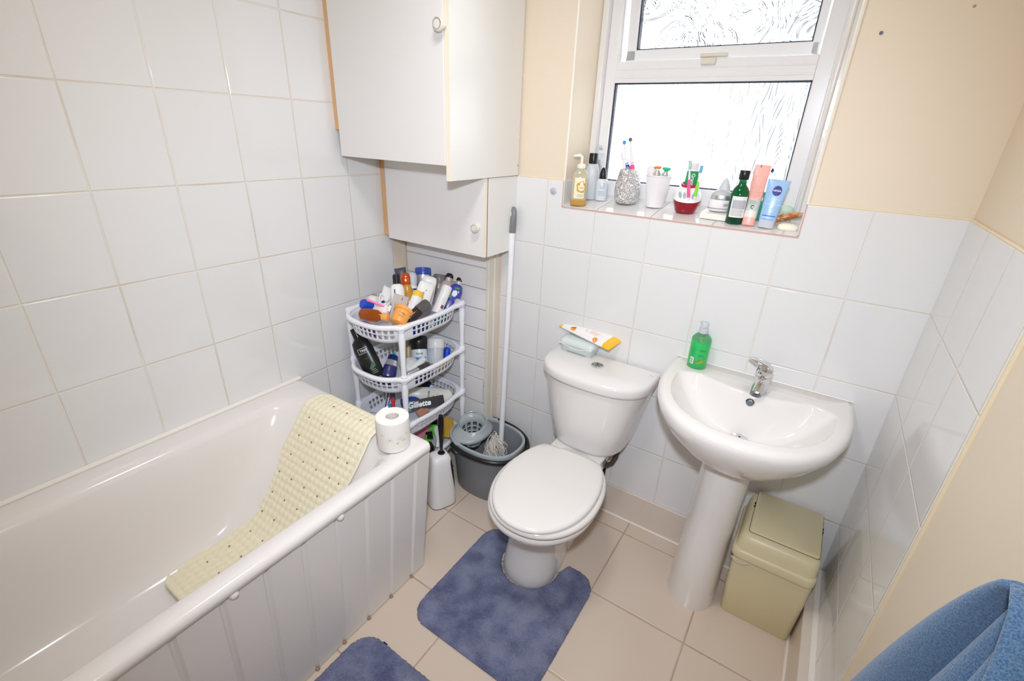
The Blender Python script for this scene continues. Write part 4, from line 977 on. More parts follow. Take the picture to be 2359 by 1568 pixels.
item('sponge_bottle', 'white soft-edged bottle lying under the pink razor in the top basket', 'bottle', f(862, 713, 1.88), f(893, 720, 1.84), [('sect', 'body', mat('soft_white', (236, 226, 222), .4), [(.010, .010, 0), (.019, .016, .15), (.021, .018, .7), (.016, .014, .92), (.006, .006, 1)], 2.2)], G1)
item('cotton_pad_tub', 'rounded white pot at the back left of the top basket', 'pot', f(858, 704, 1.99), f(862, 680, 1.99), [('lathe', 'pot', mat('soft_white2', (230, 222, 222), .4), [(.024, 0), (.026, .3), (.022, .8), (.010, 1)], 1), ('lathe', 'brown_lid', mat('lid_brown', (140, 80, 56), .4), [(.010, 1.0), (.010, 1.08)], 1)], G1)
item('toothpaste_tube', 'white tube with blue lettering behind the white bottle in the top basket', 'tube', f(880, 715, 1.98), f(900, 662, 2.02),
     [('tube', 'body', M_white, .022, 0, 1, False), ('print', M_text_b, .022, .5, -.012, .012, .45, .75, 3), ('blob', 'print', M_navy, .022, .8, -.008, .28, .008, .006, .3)], G1)
lo_ = thing('bath_puff_cord', 'looped white cord lying over the tube in the top basket', 'cord', f(875, 690, 1.92), G1)
MB().tube([Vector(f(px, py, 1.92)) - lo_.location for px, py in ((874, 700), (874, 685), (878, 676), (883, 680), (885, 690), (890, 694), (896, 688), (897, 683))], .0032, 8).build('cord', M_white, lo_)

# second basket
TS, TA, TB, T0 = 1.09, .17, .8, 1.83
item('shampoo_bottle', 'big black shampoo bottle leaning at the left of the second basket', 'bottle', f(868, 868, 1.83), f(815, 757, 1.84),
     [('sect', 'body', M_black, [(.026, .018, 0), (.033, .022, .04), (.036, .024, .30), (.035, .024, .60), (.030, .022, .74), (.016, .015, .80), (.0135, .0135, .82)], 2.4), ('lathe', 'cap', M_black, [(.0155, .815), (.0155, .95), (.0150, 1.0)], 1),
      ('text', 'TRES', .0125, M_text_w, .036, .68, .003, .55, -.05), ('patch', 'label_rule', M_text_w, .036, .68, -.017, .024, .598, .603), ('patch', 'label_rule', M_text_w, .036, .68, -.017, .024, .497, .502), ('patch', 'label_edge', M_text_w, .036, .68, -.018, -.017, .497, .603), ('print', M_text_w, .036, .68, .000, .022, .07, .17, 3), ('print', M_text_g, .036, .68, -.012, .016, .508, .518, 1), ('blob', 'green_print', mat('ink_deepgreen', (40, 96, 46), .5), .036, .68, .010, .22, .016, .008, .7), ('blob', 'green_print', mat('ink_deepgreen', (40, 96, 46), .5), .036, .68, .010, .40, .018, .0016, .15)], G2, roll=-.25)
item('scrub_jar', 'jar of scrub with a ridged black lid and blue print in the second basket', 'jar', f(968, 842, 1.98), f(964, 775, 1.99),
     [('lathe', 'jar', mat('jar_white', (228, 236, 240), .3), [(.028, 0), (.032, .05), (.032, .55)], 1), ('lathe', 'lid', M_black, [(.030, .52), (.033, .58), (.034, .70), (.036, .74), (.036, .94), (.033, 1)], 1), ('text', 'Scrub', .012, M_text_d, .0325, 1, .000, .40, 0), ('patch', 'blue_print', mat('ink_cyan', (40, 150, 220), .4), .032, 1, -.024, .028, .08, .28)], G2)
item('plastic_jar', 'cloudy white screw-top jar at the right of the second basket', 'jar', f(1003, 838, 1.98), f(1003, 779, 1.99),
     [('lathe', 'jar', M_cloudy, [(.030, 0), (.033, .05), (.033, .62)], 1), ('lathe', 'lid', M_white, [(.0345, .60), (.036, .63), (.036, .90), (.034, .96), (.030, .985)], 1), ('box', 'sticker', mat('sticker_grey', (196, 190, 180), .6), -.012, .012, -.010, .010, .985, .995, 0)], G2)
item('bottle_with_cap', 'bright blue cap showing beside the cloudy jar in the second basket', 'bottle', f(1028, 828, 2.02), f(1031, 800, 2.03), [('lathe', 'cap', M_blue, [(.013, 0), (.014, .1), (.014, .8), (.010, 1)], 1)], G2)
item('lotion_bottle', 'navy bottle with a silver collar at the front of the second basket', 'bottle', f(893, 868, 1.82), f(907, 818, 1.85), [('sect', 'body', mat('bottle_navy', (44, 44, 104), .25), [(.026, .018, 0), (.028, .020, .1), (.024, .018, .5)], 2.3), ('sect', 'collar', M_silver, [(.024, .018, .5), (.020, .016, .75)], 2.3), ('sect', 'cap', M_navy, [(.020, .016, .75), (.019, .015, .95), (.014, .012, 1)], 2.3)], G2)
item('cotton_bag', 'crumpled white plastic bag in the middle of the second basket', 'bag', f(930, 858, 1.88), f(957, 825, 1.92), [('sect', 'bag', mat('bag_white', (230, 230, 228), .4, bump=(60, .004)), [(.012, .010, 0), (.036, .022, .2), (.034, .024, .6), (.020, .014, .9), (.006, .004, 1)], 2.0)], G2)
item('white_tube', 'plain white tube lying beside the bag in the second basket', 'tube', f(945, 857, 1.86), f(976, 826, 1.92), [('tube', 'body', mat('tube_white', (236, 236, 234), .3), .013, 0, 1, True)], G2)
item('mascara_tube', 'slim black and silver tube lying along the front of the second basket', 'tube', f(938, 863, 1.82), f(988, 838, 1.88), [('lathe', 'body', M_silver, [(.009, 0), (.010, .03), (.010, .5)], 1), ('lathe', 'cap', mat('cap_charcoal', (66, 62, 66), .3), [(.011, .5), (.0115, .53), (.0115, .93), (.008, 1)], 1)], G2)
item('toothbrush_case', 'slim teal stick at the back of the second basket', 'stick', f(904, 850, 1.98), f(908, 812, 2.00), [('lathe', 'stick', mat('teal_plastic', (50, 180, 190), .3), [(.006, 0), (.007, .1), (.007, .9), (.005, 1)], 1)], G2)
item('tan_bottle', 'slim tan bottle at the back of the second basket, left of the black-lidded jar', 'bottle', f(941, 830, 2.06), f(940, 780, 2.06), [('lathe', 'bottle', mat('tan_bottle', (206, 186, 140), .3), [(.014, 0), (.015, .1), (.015, .8), (.010, 1)], 1)], G2)
item('soap_cake', 'pale yellow cake of soap behind the front rim of the second basket', 'soap', f(846, 858, 1.84), f(864, 862, 1.83), [('sect', 'soap', mat('pale_soap', (236, 226, 190), .4), [(.006, .005, 0), (.014, .010, .25), (.014, .010, .75), (.006, .005, 1)], 2.2)], G2)

# third basket
TS, TA, TB, T0 = 1.16, .30, .75, 1.83
item('body_wash_bottle', 'white body wash bottle with dark print lying in the third basket', 'bottle', f(936, 905, 1.93), f(1040, 915, 1.98),
     [('sect', 'body', mat('wash_white', (228, 228, 218), .3), [(.008, .008, 0), (.018, .015, .06), (.030, .019, .30), (.034, .021, .60), (.032, .020, .92), (.020, .014, 1)], 2.3), ('text', 'Dove', .017, M_text_d, .034, .62, .002, .46, PI), ('blob', 'print', mat('ink_gold', (140, 110, 70), .4), .034, .62, .003, .57, .003, .003, 0), ('print', M_text_b, .034, .62, -.010, .012, .62, .70, 2)], G3)
item('shaving_gel_box', 'black and teal shaving carton with white lettering across the third basket', 'carton', f(930, 938, 1.83), f(1022, 920, 1.86),
     [('box', 'carton', mat('carton_black', (26, 28, 36), .25), -.019, .019, -.010, .012, 0, 1, .001), ('box', 'teal_end', mat('carton_teal', (20, 130, 124), .3), -.0193, .0193, -.0104, .0124, 0, .16, 0), ('box', 'pale_stripe', mat('carton_cyan', (120, 210, 240), .3), -.0150, -.0125, -.0108, -.0103, 0, .28, 0)], G3)
gb = [o_ for o_ in sc.objects if o_.get('category') == 'carton'][0]
vs, fs = text_mesh('Gillette', .026, .035, .18); w_ = max(v[0] for v in vs) - min(v[0] for v in vs)
Lc = (f(1022, 920, 1.86) - f(930, 938, 1.83)).length; kt = .565 * Lc / w_
MB().add([(-y * kt / TS, -.0114, .37 * Lc + x * kt) for x, y, _ in vs], fs).build('lettering', M_text_w, gb, smooth=False, recalc=False)
item('wipes_pouch', 'white pouch with navy stripes leaning in the third basket', 'pouch', f(892, 955, 1.90), f(905, 893, 1.95), [('box', 'pouch', mat('pouch_white', (224, 222, 226), .3), -.018, .018, -.004, .004, 0, 1, .002), ('box', 'stripe', M_navy, -.016, -.012, -.0046, -.004, .1, .95, 0), ('box', 'stripe', M_navy, -.005, -.002, -.0046, -.004, .4, .95, 0), ('box', 'stripe', M_text_b, .004, .010, -.0046, -.004, .2, .6, 0)], G3, roll=.2)
item('razor', 'red razor standing behind the front post in the third basket', 'razor', f(908, 958, 1.86), f(905, 918, 1.89), [('pipe', 'handle', mat('razor_red', (226, 50, 70), .3), [(0, 0, 0), (.001, 0, .5), (-.002, 0, 1)], [.007, .006, .008]), ('box', 'head', mat('razor_grey', (96, 76, 92), .4), -.010, .010, -.005, .005, .95, 1.35, .001)], G3)
item('floss_ring', 'curved sky blue plastic piece at the left of the third basket', 'floss holder', f(888, 955, 1.88), f(896, 935, 1.90), [('pipe', 'curve', mat('sky_plastic', (44, 158, 224), .3), [(-.006, 0, 1.25), (.006, 0, 1.0), (.010, 0, .6), (.006, 0, .1), (0, 0, -.2)], [.004, .006, .007, .006, .004])], G3)
item('lotion_bottle', 'white bottle with green and navy print lying at the left of the third basket', 'bottle', f(850, 965, 1.92), f(884, 975, 1.83), [('sect', 'body', M_white, [(.018, .012, 0), (.030, .018, .12), (.030, .018, .8), (.020, .014, 1)], 2.5), ('print', mat('ink_leaf', (120, 160, 90), .5), .030, .6, -.016, .014, .28, .45, 3), ('blob', 'print', M_text_b, .030, .6, .002, .60, .010, .004, .2), ('print', M_text_d, .030, .6, -.010, .012, .68, .82, 2)], G3, roll=.2)
item('round_brush', 'dark round hairbrush head at the back of the third basket', 'brush', f(965, 895, 2.05), f(992, 885, 2.08), [('lathe', 'head', mat('brush_black', (26, 24, 28), .6, bump=(300, .004)), [(.012, 0), (.020, .15), (.022, .6), (.012, 1)], 1)], G3)
item('bottle_with_cap', 'grey striped tube at the back of the third basket', 'tube', f(935, 905, 2.02), f(965, 885, 2.06), [('lathe', 'body', mat('tube_grey', (126, 122, 122), .4), [(.010, 0), (.011, .1), (.011, .9), (.008, 1)], 1)], G3)
item('clip', 'small bright blue clip beside the hairbrush in the third basket', 'clip', f(992, 895, 2.04), f(996, 887, 2.04), [('box', 'clip', mat('clip_blue', (60, 140, 240), .3), -.008, .008, -.003, .003, 0, 1, .001)], G3)
item('toothpaste_tube', 'royal blue tube under the black carton in the third basket', 'tube', f(925, 928, 1.90), f(985, 915, 1.95), [('tube', 'body', mat('tube_blue', (36, 70, 160), .3), .016, 0, 1, False)], G3)
item('bobble_pack', 'orange and grey patterned pack at the front of the third basket', 'pack', f(962, 955, 1.82), f(985, 940, 1.84), [('box', 'pack', mat('pack_brown', (150, 112, 96), .5, bump=(200, .002)), -.014, .014, -.004, .004, 0, 1, .001), ('box', 'stripe', mat('pack_orange', (222, 110, 60), .5), -.010, -.006, -.0046, -.004, .1, .9, 0), ('box', 'stripe', MATS['pack_orange'], .002, .005, -.0046, -.004, .2, .9, 0)], G3)

# bottom basket
TS, TA, TB, T0 = 1.18, .38, .8, 1.90
item('sponge', 'pink cleaning sponge in the bottom basket', 'sponge', f(972, 1018, 1.95), f(976, 972, 1.98), [('box', 'foam', mat('sponge_pink', (214, 130, 150), .9, bump=(200, .002)), -.030, .024, -.012, .012, 0, 1, .003)], G4, roll=.3)
item('scouring_pad', 'upper of the two bright green scouring pads in the bottom basket', 'scouring pad', f(990, 1003, 1.96), f(995, 978, 1.99), [('box', 'pad', mat('pad_green', (92, 206, 50), .9, bump=(300, .002)), -.020, .022, -.005, .005, 0, 1, .002)], G4, roll=-.2)
item('scouring_pad', 'lower of the two bright green scouring pads in the bottom basket', 'scouring pad', f(985, 1024, 1.92), f(987, 1003, 1.94), [('box', 'pad', MATS['pad_green'], -.014, .020, -.005, .005, 0, 1, .002)], G4, roll=.4)
item('spray_nozzle', 'black trigger piece between the green pads in the bottom basket', 'nozzle', f(990, 1012, 1.93), f(988, 995, 1.95), [('box', 'trigger', M_black, -.014, .014, -.008, .008, 0, 1, .003)], G4)
item('black_bottle', 'black bottle at the front of the bottom basket, beside the bath', 'bottle', f(985, 1055, 1.88), f(986, 1018, 1.90), [('lathe', 'bottle', M_black, [(.026, 0), (.028, .1), (.026, .7), (.014, 1)], 1)], G4)
item('white_bottle', 'slim white bottle left of the brush handle in the bottom basket', 'bottle', f(1008, 1030, 1.96), f(1005, 982, 1.98), [('lathe', 'bottle', M_white, [(.013, 0), (.014, .05), (.014, .8), (.011, .95), (.009, 1)], 1)], G4)
item('cleaning_cloth', 'folded yellow cloth right of the brush handle in the bottom basket', 'cloth', f(1028, 1008, 2.00), f(1033, 962, 2.03), [('box', 'cloth', mat('cloth_yellow', (214, 168, 62), .9, bump=(120, .003)), -.020, .022, -.010, .010, 0, 1, .004)], G4, roll=.2)
item('scrubbing_brush', 'dark bristle brush at the back of the bottom basket', 'brush', f(985, 978, 2.04), f(1003, 964, 2.06), [('sect', 'bristles', mat('bristle_dark', (44, 38, 34), .9, bump=(300, .006)), [(.010, .008, 0), (.022, .014, .2), (.022, .014, .8), (.010, .008, 1)], 2.2)], G4)
item('grey_tube', 'pale grey tube behind the green pads in the bottom basket', 'tube', f(996, 1030, 1.94), f(996, 1000, 1.96), [('tube', 'body', mat('tube_pale', (176, 178, 178), .4), .016, 0, 1, False)], G4)
item('mesh_scourer', 'beige mesh scourer at the back of the bottom basket', 'scourer', f(972, 985, 2.00), f(990, 978, 2.02), [('sect', 'mesh', mat('mesh_beige', (178, 170, 156), .9, bump=(160, .004)), [(.012, .010, 0), (.026, .020, .3), (.026, .020, .7), (.012, .010, 1)], 2)], G4)

TS, TA, TB, T0 = 1.0, 0.0, 1.0, 0.0
def filler(label, tier, x0, y0, x1, y1, r, m_, g):
    z = TZ[tier] - .083 + r + .004
    a, b_ = RC + Vector((x0, y0, z)), RC + Vector((x1, y1, z))
    item('bottle_lying_down', label, 'bottle', a, b_, [('lathe', 'body', m_, [(r * .9, 0), (r, .04), (r, .72), (r * .5, .82)], 1), ('lathe', 'cap', M_white, [(r * .55, .82), (r * .6, .84), (r * .6, 1)], 1)], g)
filler('purple bottle lying against the rounded front end of the top basket', 0, -.085, -.165, .055, -.185, .020, mat('bottle_purple', (110, 60, 150), .3), G1)
filler('dark blue bottle lying along the room side of the top basket', 0, .108, -.11, .115, .03, .017, mat('bottle_darkblue', (30, 50, 140), .3), G1)
filler('teal bottle lying along the far half of the room side of the top basket', 0, .112, .045, .098, .150, .016, mat('bottle_teal2', (30, 120, 150), .3), G1)
filler('navy bottle lying along the room side of the second basket', 1, .108, -.10, .115, .04, .016, mat('bottle_navy2', (40, 40, 90), .3), G2)
filler('mustard bottle lying along the far half of the room side of the second basket', 1, .112, .050, .098, .150, .015, mat('bottle_mustard', (190, 150, 60), .3), G2)
filler('navy bottle lying at the rounded front end of the second basket', 1, -.02, -.185, .075, -.150, .015, MATS['bottle_navy2'], G2)
# ------------------------------------------------------------------ mop bucket
bk = thing('mop_bucket', 'grey plastic mop bucket with a wringer and black handle between rack and toilet', 'bucket', (.556, -.178, 0))
BA, BB, BH = .165, .124, .268
def bo_(a, b, z, n=2.5): return [(x, y, z) for x, y, _ in sell(a, b, n, 56)]
rs = [bo_(.138, .098, 0), bo_(.142, .102, .006), bo_(.150, .110, .12), bo_(.160, .120, .245), bo_(.161, .121, .250), bo_(.170, .130, .252), bo_(.172, .132, .262), bo_(.170, .130, BH), bo_(.162, .122, BH + .001), bo_(.158, .118, .262), bo_(.147, .107, .12), bo_(.138, .098, .012)]
MB().rings(rs, cap0=True, cap1=True).build('body', M_grey, bk, angle=45)
rs = [bo_(.1635, .1235, .253), bo_(.1735, .1335, .2525), bo_(.1755, .1355, .262), bo_(.173, .133, .2715), bo_(.163, .123, .2725), bo_(.159, .119, .262)]
MB().rings(rs + [rs[0]], cap0=False, cap1=False).build('rim', M_lgrey, bk, angle=50)
wc_ = Vector((-.082, -.004, 0))
def we(a, b, z, cx=0, cy=0): return [(x + wc_.x + cx, y + wc_.y + cy, z) for x, y, _ in sell(a, b, 2.3, 48)]
def wt(rg, k): return [(x, y, z + k * (.30 * (y - wc_.y) - .10 * (x - wc_.x))) for x, y, z in rg]
rs = [we(.080, .104, .262), we(.082, .106, .270), we(.079, .100, .278), wt(we(.072, .082, .288), .3), wt(we(.066, .068, .302), .8), wt(we(.0635, .063, .313), 1), wt(we(.060, .059, .316), 1), wt(we(.057, .056, .312), 1)]
MB().rings(rs, cap0=False, cap1=False).build('wringer', M_lgrey, bk, angle=60)
rows = [(.057, .312), (.052, .276), (.0505, .268), (.0485, .254), (.0475, .248), (.0450, .234), (.0440, .228), (.0415, .214), (.038, .206), (.014, .200)]
NW_ = 64; vs, fs = [], []
for q_, (r, z) in enumerate(rows): vs += wt([(wc_.x + r * math.cos(2 * PI * k / NW_), wc_.y + r * .97 * math.sin(2 * PI * k / NW_), z) for k in range(NW_)], 1 - q_ * .06)
for i in range(len(rows) - 1):
    for k in range(NW_):
        if not (i in (2, 4, 6) and (k % 6) < 4): fs.append((i * NW_ + k, i * NW_ + (k + 1) % NW_, (i + 1) * NW_ + (k + 1) % NW_, (i + 1) * NW_ + k))
fs.append(tuple(9 * NW_ + k for k in range(NW_)))
MB().add(vs, fs).build('wringer_cone', M_lgrey, bk, angle=60, solid=.002)
pts = []
for k in range(41):
    a = math.radians(-118 + 226 * k / 40); e = 1.075
    x, y, _ = sell(.176 * e, .136 * e, 2.4, 1)[0] if False else (0, 0, 0)
    c, s = math.cos(a), math.sin(a)
    x = .190 * math.copysign(abs(c) ** .9, c); y = .148 * math.copysign(abs(s) ** .9, s)
    pts.append((x, y, .262 - .012 * math.sin(PI * k / 40)))
MB().tube(pts, .0105, 10).build('handle', M_black, bk)
for a in (-118, 108):
    c, s = math.cos(math.radians(a)), math.sin(math.radians(a))
    MB().rings([rr(.020, .010, .008, 0), rr(.018, .011, .008, .030), rr(.020, .012, .008, .046)]).build('handle_lug', M_lgrey, bk).matrix_local = Matrix.Translation((.175 * c, .134 * s, .226)) @ Matrix.Rotation(math.atan2(s, c) + PI / 2, 4, 'Z')

mop_b, mop_t = Vector((.590, -.118, .075)), Vector((.5462, -.0205, 1.262))
mp = thing('mop', 'mop with a long white handle and grey grip standing in the bucket against the wall', 'mop', mop_b)
dv = (mop_t - mop_b); Lm = dv.length; dn = dv.normalized()
MB().tube([Vector((0, 0, 0)), dv * .925], .0118, 18).build('pole', mat('pole_white', (238, 238, 240), .3), mp)
gp = MB()
ux = Vector((1, -.3, 0)).normalized()
rs = []
for tt, a, b in ((.915, .0125, .0125), (.918, .0145, .0145), (.955, .0150, .0150), (.957, .0158, .0148), (.975, .0172, .013), (.990, .0165, .011), (.998, .011, .008), (1.0, .004, .003)):
    c = dv * tt; s1 = (ux - dn * ux.dot(dn)).normalized(); s2 = dn.cross(s1)
    rs.append([c + s1 * a * math.cos(2 * PI * k / 24) + s2 * b * math.sin(2 * PI * k / 24) for k in range(24)])
gr = gp.rings(rs).build('grip', mat('grip_grey', (128, 128, 130), .35), mp, angle=50)
s1 = (ux - dn * ux.dot(dn)).normalized(); s2 = dn.cross(s1)
hp = [dv * .976 + s1 * .0055 * math.cos(2 * PI * k / 20) - s2 * .0125 + dn * .014 * math.sin(2 * PI * k / 20) for k in range(20)]
fl_ = 1 if s2.dot(CAM - mop_t) < 0 else -1
hp = [dv * .976 + s1 * .0055 * math.cos(2 * PI * k / 20) - s2 * fl_ * .0131 + dn * .014 * math.sin(2 * PI * k / 20) for k in range(20)]
MB().add(hp, [tuple(range(20))]).build('hanging_hole', mat('hole_pale', (226, 226, 226), .5), mp, smooth=False)
mb = MB(); rd = random.Random(11)
MB().lathe([(.014, .02), (.016, .05), (.0125, .10)], 20).build('socket', M_lgrey, mp)
for k in range(100):
    a = rd.uniform(0, 2 * PI); r = rd.uniform(.02, .070); h = rd.uniform(.05, .16)
    cx, cy = -.028 + rd.uniform(-.012, .02), -.008 + rd.uniform(-.01, .012)
    P0 = Vector((cx + .004 * math.cos(a), cy + .004 * math.sin(a), .165 + rd.uniform(-.05, .02)))
    P1 = Vector((cx + r * .7 * math.cos(a), cy + r * .7 * math.sin(a), .165 - h * .3))
    P2 = Vector((cx + r * math.cos(a + .6), cy + r * math.sin(a + .6), .14 - h * .6)); P3 = Vector((cx + r * .8 * math.cos(a + 1.4), cy + r * .8 * math.sin(a + 1.4), .02))
    pts = []
    for q in range(9):
        u = q / 8; wob_ = Vector((math.sin(k * 2.1 + u * 9), math.cos(k * 1.7 + u * 8), math.sin(k + u * 7))) * .009 * math.sin(PI * u); pts.append(wob_ + P0 * (1 - u) ** 3 + P1 * 3 * u * (1 - u) ** 2 + P2 * 3 * u * u * (1 - u) + P3 * u ** 3)
    mb.tube(pts, .0022, 6)
mb.build('mop_head', mat('mop_string', (228, 220, 208), .9), mp)

# ------------------------------------------------------------------ toilet brush and holder
HB = Vector((.452, -.385, 0)); ha = math.atan2(CAM.y - HB.y, CAM.x - HB.x) + PI / 2
th = thing('toilet_brush_holder', 'white plastic toilet brush holder with an almond-shaped opening beside the bath end', 'brush holder', HB)
th.rotation_euler = (0, 0, ha + .42)
def tri(a, b, z, cx=0, n=3.6, tw=0.0): return [(x + cx + tw * y, y, z) for x, y, _ in sell(a, b, n, 48)]
prof_h = [(.060, .058, 0), (.061, .059, .004), (.060, .058, .05), (.056, .054, .12), (.050, .048, .19), (.046, .044, .225), (.042, .040, .243), (.033, .031, .252), (.014, .012, .254)]
MB().rings([tri(a, b, z) for a, b, z in prof_h]).build('shell', M_white, th, angle=60)
def hw_(u, v):
    for i in range(len(prof_h) - 1):
        (a0, b0, z0), (a1, b1, z1) = prof_h[i], prof_h[i + 1]
        if z0 <= v <= z1:
            w = (v - z0) / (z1 - z0); a, b = a0 + (a1 - a0) * w + .0008, b0 + (b1 - b0) * w + .0008; break
    else: a, b = .041, .038
    c, s = math.sin(u), -math.cos(u)
    return (a * math.copysign(abs(c) ** (2 / 3.6), c), b * math.copysign(abs(s) ** (2 / 3.6), s), v)
P = []
for i in range(21):
    q = i / 20; v = .080 + .150 * q; w = .36 * math.sin(PI * min(1, q * .55 + .0)) ** 1.0 if q < .9 else .36 * math.sin(PI * .495) * (1 - (q - .9) * 4)
    P.append([hw_(.78 + w * (j / 8 - .5) * 1.9 + .10 * q, v) for j in range(9)])
MB().grid(P).build('opening', M_dark, th, recalc=False)
MB().rings([tri(.0612, .0592, 0), tri(.0618, .0598, .0015), tri(.0612, .0592, .003)]).build('foot_rim', mat('rim_navy', (40, 44, 70), .4), th)
mb = MB(); rd = random.Random(5)
c0 = Vector(hw_(.88, .19)) * .80; c0.z = .185
for k in range(150):
    a = rd.uniform(0, 2 * PI); b2 = rd.uniform(-.6, .9); d = Vector((math.cos(a) * math.cos(b2), math.sin(a) * math.cos(b2), math.sin(b2)))
    if d.dot(Vector(hw_(.88, .19))) < 0: continue
    mb.tube([c0, c0 + d * rd.uniform(.015, .0195)], .0006, 4)
tbh = thing('toilet_brush', 'black-handled toilet brush standing in its white holder', 'toilet brush', HB); tbh.rotation_euler = (0, 0, ha + .42)
mb.build('bristles', M_black, tbh)
hx = at(1028, 1040, 'y', HB.y)
L0 = Vector((.010, 0, .250)); top = at(1015, 957, 'y', HB.y - .01) - HB; top.rotate(Matrix.Rotation(-ha - .42, 3, 'Z'))
MB().tube([L0, L0.lerp(top, .15), L0.lerp(top, .45), L0.lerp(top, .75), L0.lerp(top, .9), top], [.006, .0065, .008, .0125, .012, .009], 14).build('handle', M_black, tbh)
MB().lathe([(.015, .250), (.016, .255), (.013, .260)], 24, cx=.010).build('stop_collar', M_black, tbh)
# ------------------------------------------------------------------ things on the window sill
GS = 'toiletries on the window sill'
def sz(y): return WZ0 + .14 * y + .0008
def on_sill(px, py):
    """point of the sloping sill seen at a pixel"""
    d = ray(px, py); k = (WZ0 + .14 * CAM.y + .0008 - CAM.z) / (d.z - .14 * d.y)
    return CAM + d * k
def stand(name, label, cat, base, h, parts, lean=(0, 0), roll=0.0, group=GS):
    base = Vector(base); base.z = sz(base.y)
    return item(name, label, cat, base, base + Vector((lean[0], lean[1], h)), parts, group, roll)
B = on_sill(1331, 472); B.y = max(B.y, .030)
M_gsoap = mat('gold_soap', (226, 178, 84), .1, trans=.3)
s_ = stand('soap_dispenser', 'pump bottle of golden soap with a gold emblem at the left of the sill', 'soap bottle', B, .175,
     [('sect', 'soap_fill', M_gsoap, [(.026, .022, .0), (.0295, .025, .02), (.0295, .025, .12)], 2.6), ('sect', 'bottle', mat('bottle_creamclear', (240, 232, 206), .08, trans=.5), [(.0297, .0252, .12), (.0297, .0252, .55), (.026, .022, .66), (.015, .014, .72), (.0125, .0125, .74)], 2.4),
      ('lathe', 'collar', mat('pump_cream', (240, 234, 218), .3), [(.0145, .735), (.0150, .75), (.0150, .80), (.012, .82), (.006, .83)], 1), ('pipe', 'dip_tube', mat('pump_tan', (228, 196, 140), .3), [(0, 0, .70), (0, 0, .5)], .006),
      ('pipe', 'pump_head', MATS['pump_cream'], [(0, 0, .82), (0, 0, .955), (-.008, 0, .985), (-.030, -.004, .965)], [.005, .006, .0065, .004])])
def sq(u, v): return wrap(.0297, .85, .0016)(u, v)
patch(s_, 'label', mat('label_cream', (243, 234, 200), .5), wrap(.0297, .86, .0012), -.027, .022, .026, .098)
blob(s_, 'gold_emblem', mat('emblem_gold', (214, 158, 44), .4), wrap(.0297, .86, .0020), .006, .066, .0165, .0195, 24, 0, .18)
blob(s_, 'emblem_centre', MATS['label_cream'], wrap(.0297, .86, .0026), .007, .064, .0105, .0115, 24)
blob(s_, 'emblem_peak', MATS['label_cream'], wrap(.0297, .86, .0026), .007, .077, .006, .0075, 16)
lettering(s_, 'GOLD', .0048, M_text_d, wrap(.0297, .86, .0032), .007, .064)
lines_of_print(s_, M_text_g, wrap(.0297, .86, .0018), -.006, .018, .030, .042, 4, .0008)
B = Vector((.802, .105, 0))
B = on_sill(1358, 458)
stand('mouthwash_bottle', 'clear bottle with a square black cap behind the golden soap', 'bottle', B, .165,
      [('sect', 'body', M_cloudy, [(.023, .019, 0), (.026, .021, .03), (.026, .021, .62), (.020, .017, .76), (.012, .012, .79)], 2.6), ('lathe', 'cap', M_black, [(.0165, .78), (.0168, .80), (.0168, .98), (.0155, 1.0)], 1), ('blob', 'print', mat('ink_teal', (60, 160, 120), .4), .026, .82, .018, .40, .004, .006, 0)])
B = on_sill(1374, 452); B = Vector((.790, .178, 0))
stand('pump_bottle', 'colourless see-through pump bottle against the window frame at the left', 'bottle', B, .185,
      [('lathe', 'body', M_clear, [(.019, 0), (.021, .03), (.021, .60), (.012, .70), (.010, .74)], 1), ('lathe', 'collar', M_cloudy, [(.0125, .72), (.013, .74), (.013, .82), (.006, .84)], 1), ('pipe', 'pump_head', M_cloudy, [(0, 0, .84), (0, 0, .93), (.004, 0, .97), (.018, -.004, .96)], [.005, .006, .008, .006])])
B = on_sill(1383, 461)
stand('nozzle_bottle', 'small white printed bottle with a black pointed cap, left of the silver pot', 'bottle', B, .118,
      [('sect', 'body', mat('bottle_frost', (232, 238, 242), .25, trans=.15), [(.020, .016, 0), (.0225, .018, .03), (.0225, .018, .58), (.017, .014, .66)], 2.5), ('lathe', 'cap', M_black, [(.0125, .64), (.0128, .66), (.0128, .76), (.0115, .86), (.008, .95), (.003, 1.0)], 1),
       ('patch', 'print_panel', mat('panel_sky', (168, 208, 226), .5), .0227, .8, -.020, -.008, .33, .52), ('print', M_text_b, .0226, .8, -.006, .016, .36, .56, 5), ('print', M_text_b, .0226, .8, -.016, .016, .14, .30, 3)])
# silver glitter pot with electric toothbrush heads
B = on_sill(1441, 468); PB = B
M_glit = bpy.data.materials.new('silver_glitter'); M_glit.use_nodes = True
t = NT(M_glit.node_tree); b = M_glit.node_tree.nodes['Principled BSDF']
tc = t.n('ShaderNodeTexCoord'); vo = t.n('ShaderNodeTexVoronoi'); vo.inputs['Scale'].default_value = 420; t.l(tc.outputs['Object'], vo.inputs['Vector'])
t.l(t.mix(t.math('POWER', t.n('ShaderNodeSeparateColor').outputs[0], 1.0), rgb(186, 184, 182), rgb(255, 255, 255)), b.inputs['Base Color']); sep_ = [q for q in M_glit.node_tree.nodes if q.type == 'SEPARATE_COLOR'][0]; t.l(vo.outputs['Color'], sep_.inputs[0]); b.inputs['Metallic'].default_value = .55; b.inputs['Roughness'].default_value = .2
sub = t.n('ShaderNodeVectorMath', operation='SUBTRACT'); t.l(vo.outputs['Color'], sub.inputs[0]); sub.inputs[1].default_value = (.5, .5, .5)
sc_ = t.n('ShaderNodeVectorMath', operation='SCALE'); t.l(sub.outputs[0], sc_.inputs[0]); sc_.inputs['Scale'].default_value = 1.3
